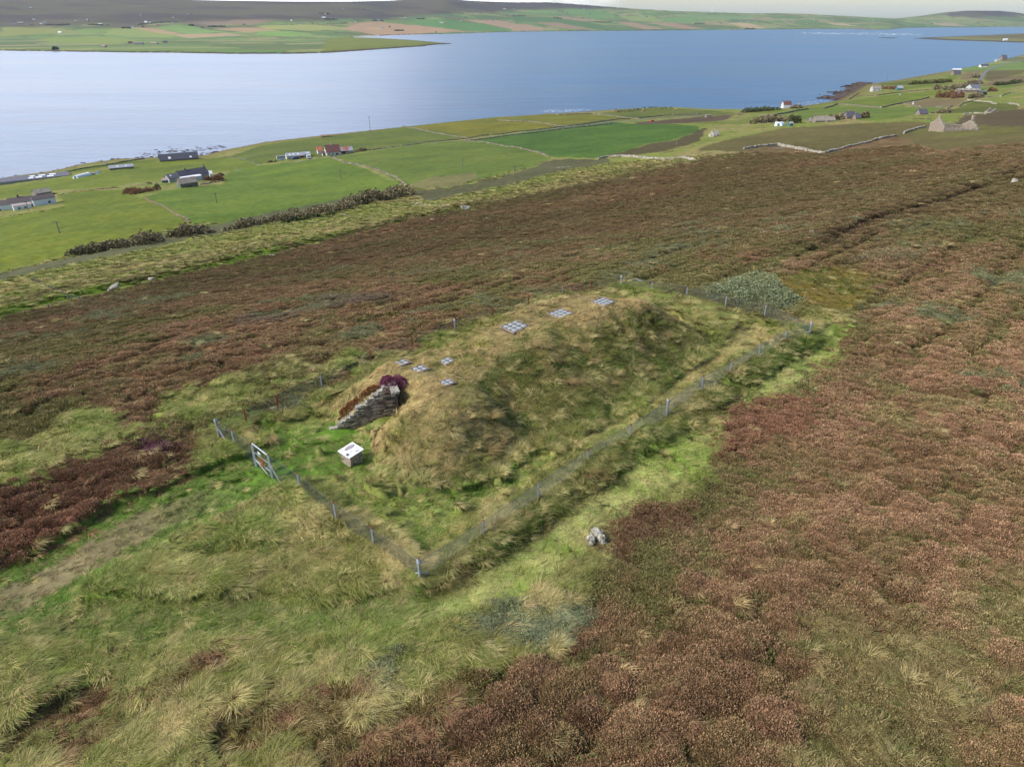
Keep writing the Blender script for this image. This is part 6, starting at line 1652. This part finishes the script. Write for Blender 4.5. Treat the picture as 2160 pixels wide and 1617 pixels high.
def blob(name, label, cat, px, py, d, mat):
    p = P3(px, py); bm = bmesh.new(); bmesh.ops.create_icosphere(bm, subdivisions=2, radius=.5)
    for v in bm.verts: v.co = Vector((v.co.x * d[0], v.co.y * d[1], max(v.co.z, -.3) * d[2] * (1 + .15 * math.sin(v.co.x * 9 + v.co.y * 7))))
    me = bpy.data.meshes.new(name); bm.to_mesh(me); bm.free(); me.materials.append(mat); o = bpy.data.objects.new(name, me); link(o); o.location = p + Vector((0, 0, d[2] * .3)); o.rotation_euler = (0, 0, yA)
    tag(o, label, cat)
blob("tarpaulin", "bright blue tarpaulin over a heap near the polytunnel", "tarpaulin", 208, 366, (4, 2.5, 1.6), MS['blue'])
blob("covered_trailer", "dark blue covered load before the farm shed", "trailer", 624.5, 337.2, (6.5, 3, 2.8), MS['navy'])
blob("feed_sacks", "turquoise and blue plastic sacks at the left end of the farm shed", "sacks", 594, 338.5, (3.5, 2, 1.5), MS['blue'])
blob("hay_bale", "white wrapped bale in the right olive field", "bale", 1926, 220.5, (1.8, 1.8, 1.8), MS['white'])
blob("hay_bale", "bright green wrapped bale beside the curving stone wall", "bale", 1852, 224.8, (2.2, 1.8, 1.8), MS['green'])

# ------------------------------------------------------------------ animals
def beast(name, mat, horse=False):
    me = bpy.data.meshes.new(name)
    s = 1.12 if horse else 1.0; nz = 1.75 if horse else 1.15; hx = 1.45 if horse else 1.42
    V = [(-.75, 0, 1.22 * s), (-.35, 0, 1.15 * s), (.15, 0, 1.12 * s), (.65, 0, 1.2 * s), (1.0, 0, (1.25 + nz) / 2 + (.1 if horse else .02)), (hx, 0, nz - (.05 if horse else .1)), (hx + .32, 0, nz - (.28 if horse else .28)),
         (-.95, 0, 1.15 * s), (-1.02, 0, .65)]
    R = [.34, .38, .37, .30, .19, .15, .09, .06, .04]; E = [(0, 1), (1, 2), (2, 3), (3, 4), (4, 5), (5, 6), (0, 7), (7, 8)]
    for sy in (-1, 1):
        b = len(V); V += [(.62, sy * .2, .85), (.66, sy * .22, .5), (.62, sy * .22, .05)]; R += [.13, .075, .06]; E += [(3, b), (b, b + 1), (b + 1, b + 2)]
        b = len(V); V += [(-.72, sy * .22, .85), (-.86, sy * .24, .48), (-.76, sy * .24, .05)]; R += [.17, .075, .06]; E += [(0, b), (b, b + 1), (b + 1, b + 2)]
        b = len(V); V += [(hx - .05, sy * .16, nz + .08)]; R += [.035]; E += [(5, b)]
    me.from_pydata(V, E, []); me.materials.append(mat)
    o = bpy.data.objects.new(name, me); link(o); md = o.modifiers.new("skin", 'SKIN')
    if not me.skin_vertices:
        bm = bmesh.new(); bm.from_mesh(me); bm.verts.layers.skin.verify(); bm.to_mesh(me); bm.free()
    for i, r in enumerate(R): me.skin_vertices[0].data[i].radius = (r, r); me.skin_vertices[0].data[i].use_root = (i == 1)
    o.modifiers.new("sub", 'SUBSURF').levels = 1; o.modifiers["sub"].render_levels = 1
    return o
cows = [(1293, 236.5, 2), (1303, 237.3, 0), (1306, 236.2, 0), (1307, 239, 1), (1311, 235.5, 0), (1317, 236.3, 1), (1322, 237.5, 2), (1327, 235, 0), (1338, 234, 0), (1345, 233, 0), (1346.5, 231.8, 0), (1351, 235, 1), (1356.5, 233.5, 2), (1359.5, 234.3, 1),
        (1359, 228.6, 0), (1370, 228.8, 0), (1374, 228.4, 0), (1379, 228.2, 0), (1384, 228.8, 0), (1397, 230, 0), (1404, 228.9, 0), (1415, 228.4, 0), (1420, 235, 2), (1425, 232.3, 2), (1353, 237.5, 2), (1299, 233, 1), (1333, 236.6, 1)]
protos = {}
nms = {0: ("black", 'black'), 1: ("brown", 'brown'), 2: ("cream", 'cream')}
cnt = {}
for (px, py, k) in cows:
    if k not in protos: o = beast("cow", MS[nms[k][1]]); protos[k] = o
    else: o = protos[k].copy(); COL.objects.link(o)
    o.location = P3(px, py); o.rotation_euler = (0, 0, rnd.uniform(0, 6.28)); o.scale = (1.12,) * 3
    tag(o, "%s cow in the herd grazing the green field by the shore" % nms[k][0], "cow", "%s cows of the shore herd" % nms[k][0])
h = beast("horse", MS['black'], True); h.location = P3(317, 391.2); h.rotation_euler = (0, 0, 3.5); tag(h, "dark horse grazing on the bright grass left of the stone garage", "horse")
for i, (px, py, lb) in enumerate([(1898, 201.5, "white sheep near the stubble field wall"), (1926, 217.8, "white sheep inside the tan stubble field"), (1986, 147, "white sheep on the headland slope")]):
    s = MB(); p = P3(px, py); s.tube((-.5, 0, .7), (.45, 0, .72), .34, .3, 8); s.tube((.42, 0, .78), (.8, 0, .8), .15, .1, 6)
    for sx in (-.35, .35):
        for sy in (-.15, .15): s.tube((sx, sy, .55), (sx, sy, 0), .06, .05, 5)
    o = s.build("sheep", MS['white'], smooth=True); o.location = p; o.scale = (1.6,) * 3; tag(o, lb, "sheep")

# ------------------------------------------------------------------ the far shore: farms, trees, turbines
def far_house(px, py, L, label, roof='slate', wall='render', grp="far shore houses", h=4.5):
    w = _wfar([(px, py)])[0]; z = gz(*w); L *= 1.25
    e = empty("far_house", (w[0], w[1], z), math.radians(rnd.uniform(-25, 25)), label, "house", grp)
    m = MB(); m.prism([(-L / 2, -4.5, -3), (-L / 2, 4.5, -3), (-L / 2, 4.5, h), (-L / 2, 0, h + 4), (-L / 2, -4.5, h)], (L, 0, 0)); m.build("wall", MS[wall], e)
    m = MB(); m.prism([(-L / 2 - .4, -5, h - .3), (-L / 2 - .4, 0, h + 4.1), (-L / 2 - .4, 0, h + 4.6), (-L / 2 - .4, -5, h + .2)], (L + .8, 0, 0)); m.prism([(-L / 2 - .4, 5, h - .3), (-L / 2 - .4, 5, h + .2), (-L / 2 - .4, 0, h + 4.6), (-L / 2 - .4, 0, h + 4.1)], (L + .8, 0, 0)); m.build("roof", MS[roof], e)
G = [  # cluster text, houses (column, row, length, roof, wall)
 ("in the village at the far left under the moor", [(30, 51, 14, 'slate', 'render'), (44, 50, 26, 'sheet', 'stonehouse'), (66, 53, 16, 'slate', 'stonehouse'), (88, 50.5, 16, 'slate', 'render'), (94, 49, 12, 'sheet', 'render'), (104, 53, 12, 'slate', 'stonehouse')]),
 ("above the village on the dark moor edge", [(66, 18.5, 16, 'sheet', 'stonehouse'), (72, 42, 14, 'slate', 'render'), (60, 41, 12, 'slate', 'stonehouse')]),
 ("in the farm row between village and tree clumps", [(160, 44, 14, 'slate', 'render'), (175, 43.5, 12, 'slate', 'render'), (185, 44, 12, 'sheet', 'stonehouse'), (212, 53, 16, 'white', 'render')]),
 ("among the trees above the tan stubble field", [(280, 58.5, 16, 'slate', 'render'), (302, 58, 12, 'slate', 'stonehouse'), (308, 48, 12, 'white', 'render'), (317, 48, 12, 'slate', 'render'), (340, 48, 16, 'slate', 'stonehouse'), (365, 48, 16, 'slate', 'render'), (333, 54, 12, 'orange', 'stonehouse')]),
 ("scattered on the dark hillside above the fields", [(365, 37.5, 12, 'slate', 'render'), (395, 31, 12, 'slate', 'render'), (402, 31, 12, 'slate', 'stonehouse'), (297, 32.5, 8, 'slate', 'render')]),
 ("beside the tree line in the middle of the plain", [(426, 60, 14, 'slate', 'stonehouse'), (452, 57, 14, 'slate', 'stonehouse'), (515, 53.5, 14, 'slate', 'stonehouse')]),
 ("in the hill farms above the plain", [(634, 51.5, 16, 'slate', 'render'), (683, 38.5, 20, 'white', 'render'), (686, 30, 10, 'slate', 'render'), (726, 18.5, 12, 'slate', 'render'), (768, 22, 12, 'slate', 'stonehouse'), (615, 45, 8, 'white', 'render')]),
 ("in the large farm above the bay", [(790, 42.5, 14, 'slate', 'render'), (797, 44.5, 20, 'sheet', 'render'), (806, 43, 16, 'slate', 'stonehouse'), (750, 47, 12, 'slate', 'render')]),
 ("standing in the tan stubble field above the bay", [(807, 59, 18, 'sheet', 'render'), (822, 58, 12, 'slate', 'stonehouse'), (920, 69.3, 10, 'slate', 'stonehouse')]),
 ("on the green slope right of the bay", [(855, 39.5, 20, 'sheet', 'stonehouse'), (883, 37.5, 14, 'slate', 'render'), (931, 49, 24, 'sheet', 'render'), (938, 48.5, 14, 'orange', 'stonehouse'), (972, 44.5, 12, 'slate', 'render'), (982, 37.5, 14, 'slate', 'stonehouse')]),
 ("near the hilltop below the left turbines", [(1064, 19.5, 20, 'sheet', 'render'), (1062, 26.5, 14, 'slate', 'stonehouse'), (1040, 44, 14, 'slate', 'render'), (1085, 20, 16, 'slate', 'render'), (1070, 33, 16, 'slate', 'stonehouse'), (1088, 32, 22, 'sheet', 'stonehouse')]),
 ("along the green slope below the right turbines", [(1188, 29.5, 16, 'slate', 'render'), (1196, 29, 12, 'slate', 'stonehouse'), (1232, 19, 16, 'slate', 'render'), (1242, 18.5, 16, 'slate', 'stonehouse'), (1214, 39.5, 12, 'slate', 'render'), (1228, 39, 14, 'slate', 'stonehouse'), (1250, 40.5, 12, 'slate', 'render'), (1245, 31, 12, 'slate', 'stonehouse')]),
 ("in the farm before the middle hill", [(1352, 36, 24, 'sheet', 'concrete'), (1364, 36, 14, 'slate', 'stonehouse'), (1404, 47.5, 8, 'slate', 'render')]),
 ("in the church hamlet on the green slope", [(1462, 50, 16, 'sheet', 'concrete'), (1475, 50, 14, 'slate', 'stonehouse'), (1482, 49, 12, 'slate', 'stonehouse'), (1512, 50, 14, 'slate', 'render'), (1520, 50, 14, 'slate', 'stonehouse')]),
 ("in the white hamlet above the low cliffs", [(1564, 46, 14, 'slate', 'render'), (1575, 46, 14, 'slate', 'render'), (1582, 46.5, 12, 'slate', 'render'), (1592, 46.5, 12, 'slate', 'render'), (1600, 46, 12, 'slate', 'stonehouse')]),
 ("in the village on the last green hill", [(1652, 41, 12, 'slate', 'render'), (1658, 47, 16, 'slate', 'render'), (1666, 48, 14, 'slate', 'stonehouse'), (1708, 38.5, 12, 'slate', 'render'), (1716, 39, 12, 'slate', 'render'), (1698, 43.5, 14, 'slate', 'stonehouse'), (1712, 44.5, 14, 'slate', 'stonehouse'), (1722, 44.5, 16, 'sheet', 'stonehouse'), (1742, 41, 14, 'slate', 'stonehouse'), (1746, 43, 12, 'sheet', 'stonehouse'), (1756, 43, 12, 'slate', 'render'), (1702, 50, 12, 'slate', 'render')]),
 ("on the gap between the last two hills", [(1801, 38.8, 14, 'slate', 'render'), (1832, 44, 10, 'slate', 'render'), (1842, 43.5, 12, 'slate', 'render')]),
 ("at the foot of the big hill on the right", [(1952, 50, 16, 'slate', 'render'), (1966, 51, 12, 'slate', 'stonehouse')]),
 ("on the low point at the right edge", [(2120, 86, 16, 'white', 'render')]),
]
wn = {'render': 'white', 'stonehouse': 'stone', 'concrete': 'pale grey'}; rn = {'slate': 'dark roofed', 'sheet': 'grey roofed', 'white': 'white roofed', 'orange': 'red roofed'}
for txt, L in G:
    for (px, py, ln, rf, wl_) in L:
        far_house(px, py, ln, "%s %s house %s" % (rn[rf], wn[wl_], txt), rf, wl_, "distant %s %s houses %s" % (rn[rf], wn[wl_], txt))
# the long farm on the near plain of the far shore
for (px, py, ln, rf, wl_, lb) in [(275, 91.5, 14, 'brownroof', 'stonehouse', "brown roofed house at the left end of the long far farm"), (293, 93.5, 34, 'darksheet', 'stonehouse', "long dark barn in the middle of the long far farm"), (326, 93.5, 30, 'flag', 'stonehouse', "long pale roofed barn of the long far farm"), (349, 90.5, 16, 'slate', 'stonehouse', "grey house at the right end of the long far farm"), (220, 100, 14, 'flag', 'stonehouse', "low stone ruin on the shore left of the long far farm"), (127, 70, 18, 'white', 'render', "white roofed shed alone on the left plain of the far shore")]:
    far_house(px, py, ln, lb, rf, wl_, "buildings of the far plain", h=3.4)
def far_trees(label, pts, rad, h, n, mt='fartree'):
    W_ = _wfar(pts); lum = []
    for i in range(len(W_) - 1):
        L = np.hypot(*(W_[i + 1] - W_[i])); k = max(1, int(L / (rad * 1.2)))
        if L > 900: continue
        for j in range(k):
            x, y = W_[i] + (W_[i + 1] - W_[i]) * (j + .5) / k + rng.normal(0, rad * .3, 2); lum.append((x, y, gz(x, y) - 1, rad, rad, h * rnd.uniform(.7, 1.2)))
    if lum: bush("tree_clump", label, "trees", lum, 3.6, n, BM[mt], "far shore tree clumps", narrow=.6)
for lb, pts in [("dark far trees right of the village at the far left", [(95, 53), (120, 53.5), (148, 53)]), ("round dark far tree clump above the green plain field", [(187, 53), (205, 53.5), (226, 54)]), ("dark far trees left of the tan stubble field", [(258, 60), (277, 60)]),
                ("far trees in the farm row over the tan stubble field", [(290, 53), (330, 49), (372, 48)]), ("far trees by the right farms of the plain", [(398, 54), (408, 55)]), ("long low far tree line over the middle plain", [(440, 57), (475, 56.5)]),
                ("line of dark far trees in the valley left of the bay", [(590, 53.5), (640, 52), (680, 52.5), (732, 50)]), ("far wood under the hill farm left of the bay", [(683, 41), (712, 42)]), ("small far wood on the hillside above the plain", [(675, 29), (696, 30)]),
                ("far trees round the large farm above the bay", [(786, 44), (808, 45)]), ("far bushes in the tan field above the bay", [(832, 65.5), (850, 65)]), ("far trees on the green slope right of the bay", [(880, 40), (896, 40.5)]),
                ("low far trees by the sheds near the left turbine", [(1080, 35), (1110, 34)]), ("far hedge above the middle of the sound", [(1168, 38), (1186, 40)]), ("far hedge below the right turbine", [(1255, 47), (1290, 47)]), ("far trees by the church hamlet", [(1466, 51), (1486, 51)]),
                ("dark bush on the far shore above the low rocks at the left", [(112, 104.5), (122, 105)]), ("far bushes above the cliffs at the white hamlet", [(1572, 61.5), (1592, 61)])]:
    far_trees(lb, pts, 11, 9, 500)
def turbine(px, py, label, hub=70, rot=0.3):
    w = _wfar([(px, py)])[0]; b = Vector((w[0], w[1], gz(*w))); e = empty("wind_turbine", b, 0, label, "wind turbine", "wind turbines on the far hill")
    m = MB(); m.tube((0, 0, -5), (0, 0, hub), 2.6, 1.6, 10); m.build("tower", MS['white'], e)
    m = MB(); m.box((0, 2, hub + 1.5), (4, 10, 4)); m.build("nacelle", MS['white'], e)
    for k in range(3):
        t = rot + k * 2.094; m = MB(); m.tube((0, -4, hub + 1.5), (math.sin(t) * 36, -4, hub + 1.5 + math.cos(t) * 36), 1.6, .4, 5); m.build("blade", MS['white'], e)
turbine(1232, 12.5, "second wind turbine from the left of the row on the far hill", 75, .55)
turbine(1303, 19, "wind turbine with the longest visible tower on the far hill", 75, 0.0)
turbine(1168, 7.5, "wind turbine near the top of the picture, left of the row", 70, .2)
turbine(1094, 6.5, "leftmost wind turbine on the far hill", 65, .9)
turbine(1501.5, 27.5, "small distant wind turbine alone on the right ridge", 45, .1)

# ------------------------------------------------------------------ shore rocks and foam
def shore_scatter(name, label, cat, pts, n, wdt, size, mat, zz, seed, flat=.25):
    q = np.random.default_rng(seed); P = np.array([at_z(px, py, 0.0) for px, py in pts], float); seg = np.hypot(*np.diff(P, axis=0).T); cum = np.concatenate([[0], np.cumsum(seg)])
    t = q.uniform(0, cum[-1], n); x = np.interp(t, cum, P[:, 0]); y = np.interp(t, cum, P[:, 1]); o_ = np.abs(q.normal(0, wdt, n)); x = x + NS[0] * o_ * 1.0; y = y + NS[1] * o_
    m = MB(); base = Vector((x[0], y[0], 0))
    for i in range(n):
        s_ = size * q.uniform(.4, 1.5); m.box(Vector((x[i], y[i], zz + s_ * flat * .2)) - base, (s_ * q.uniform(1, 2.6), s_, s_ * flat), q.uniform(-.3, .9), .25)
    o = m.build(name, mat); o.location = base; tag(o, label, cat, kind="stuff")
shore_scatter("shore_rocks", "dark seaweed covered rocks along the near shore", "rocks", [(-60, 392), (0, 380), (110, 364), (180, 348), (250, 338), (330, 334), (420, 329), (470, 318)], 200, 5, 1.2, MS['seaweed'], .0, 3)
shore_scatter("skerry_rocks", "scattered weedy rocks in the shallows by the long dark roofed house", "rocks", [(300, 332), (360, 322), (420, 318), (480, 312)], 150, 12, 1.1, MS['seaweed'], -.05, 5, .2)
shore_scatter("point_rocks", "dark rocky shore platform below the right hand fields", "rocks", [(1760, 211), (1790, 205), (1808, 194), (1826, 182), (1838, 176)], 700, 12, 4.0, MS['seaweed'], .0, 4, .3)
shore_scatter("shore_foam", "thin white foam along the right hand shore", "foam", [(1640, 232), (1700, 224), (1760, 211), (1800, 195), (1825, 180)], 200, 14, 1.3, MS['foam'], .03, 6, .03)
shore_scatter("cove_foam", "pale shallows and foam along the middle shore", "foam", [(1150, 237), (1200, 235.5), (1250, 232.5)], 130, 12, .9, MS['foam'], .03, 8, .03)
q = np.random.default_rng(12); m = MB(); base = None
for i in range(190):
    u_ = q.random(); px = 1700 + 230 * u_ + q.normal(0, 12); py = 70 + 3.0 * u_ + q.normal(0, 1.0); x, y = at_z(px, py, 0); s_ = q.uniform(4, 13)
    if base is None: base = Vector((float(x), float(y), 0))
    m.box(Vector((float(x), float(y), .3)) - base, (s_ * q.uniform(.8, 2.4), s_ * .9, .9), q.uniform(-.3, .3), .3)
o = m.build("whitecaps", MS['foam']); o.location = base; tag(o, "white breaking wave crests in the tide race before the far hills", "waves", kind="stuff")

# ------------------------------------------------------------------ the air
def build_haze():
    m = bpy.data.materials.new("haze_air"); m.use_nodes = True; nt = m.node_tree; nt.nodes.clear()
    out = nt.nodes.new("ShaderNodeOutputMaterial"); v = nt.nodes.new("ShaderNodeVolumePrincipled")
    v.inputs["Color"].default_value = (0.70, 0.84, 1.0, 1); v.inputs["Density"].default_value = 0.000022; v.inputs["Anisotropy"].default_value = 0.2
    nt.links.new(v.outputs[0], out.inputs["Volume"])
    b = MB(); b.box((0, 9000, 165), (44000, 24000, 370)); o = b.build("haze", m); tag(o, kind="stuff")
HAZE = True
if HAZE: build_haze()
plant_out(270000)
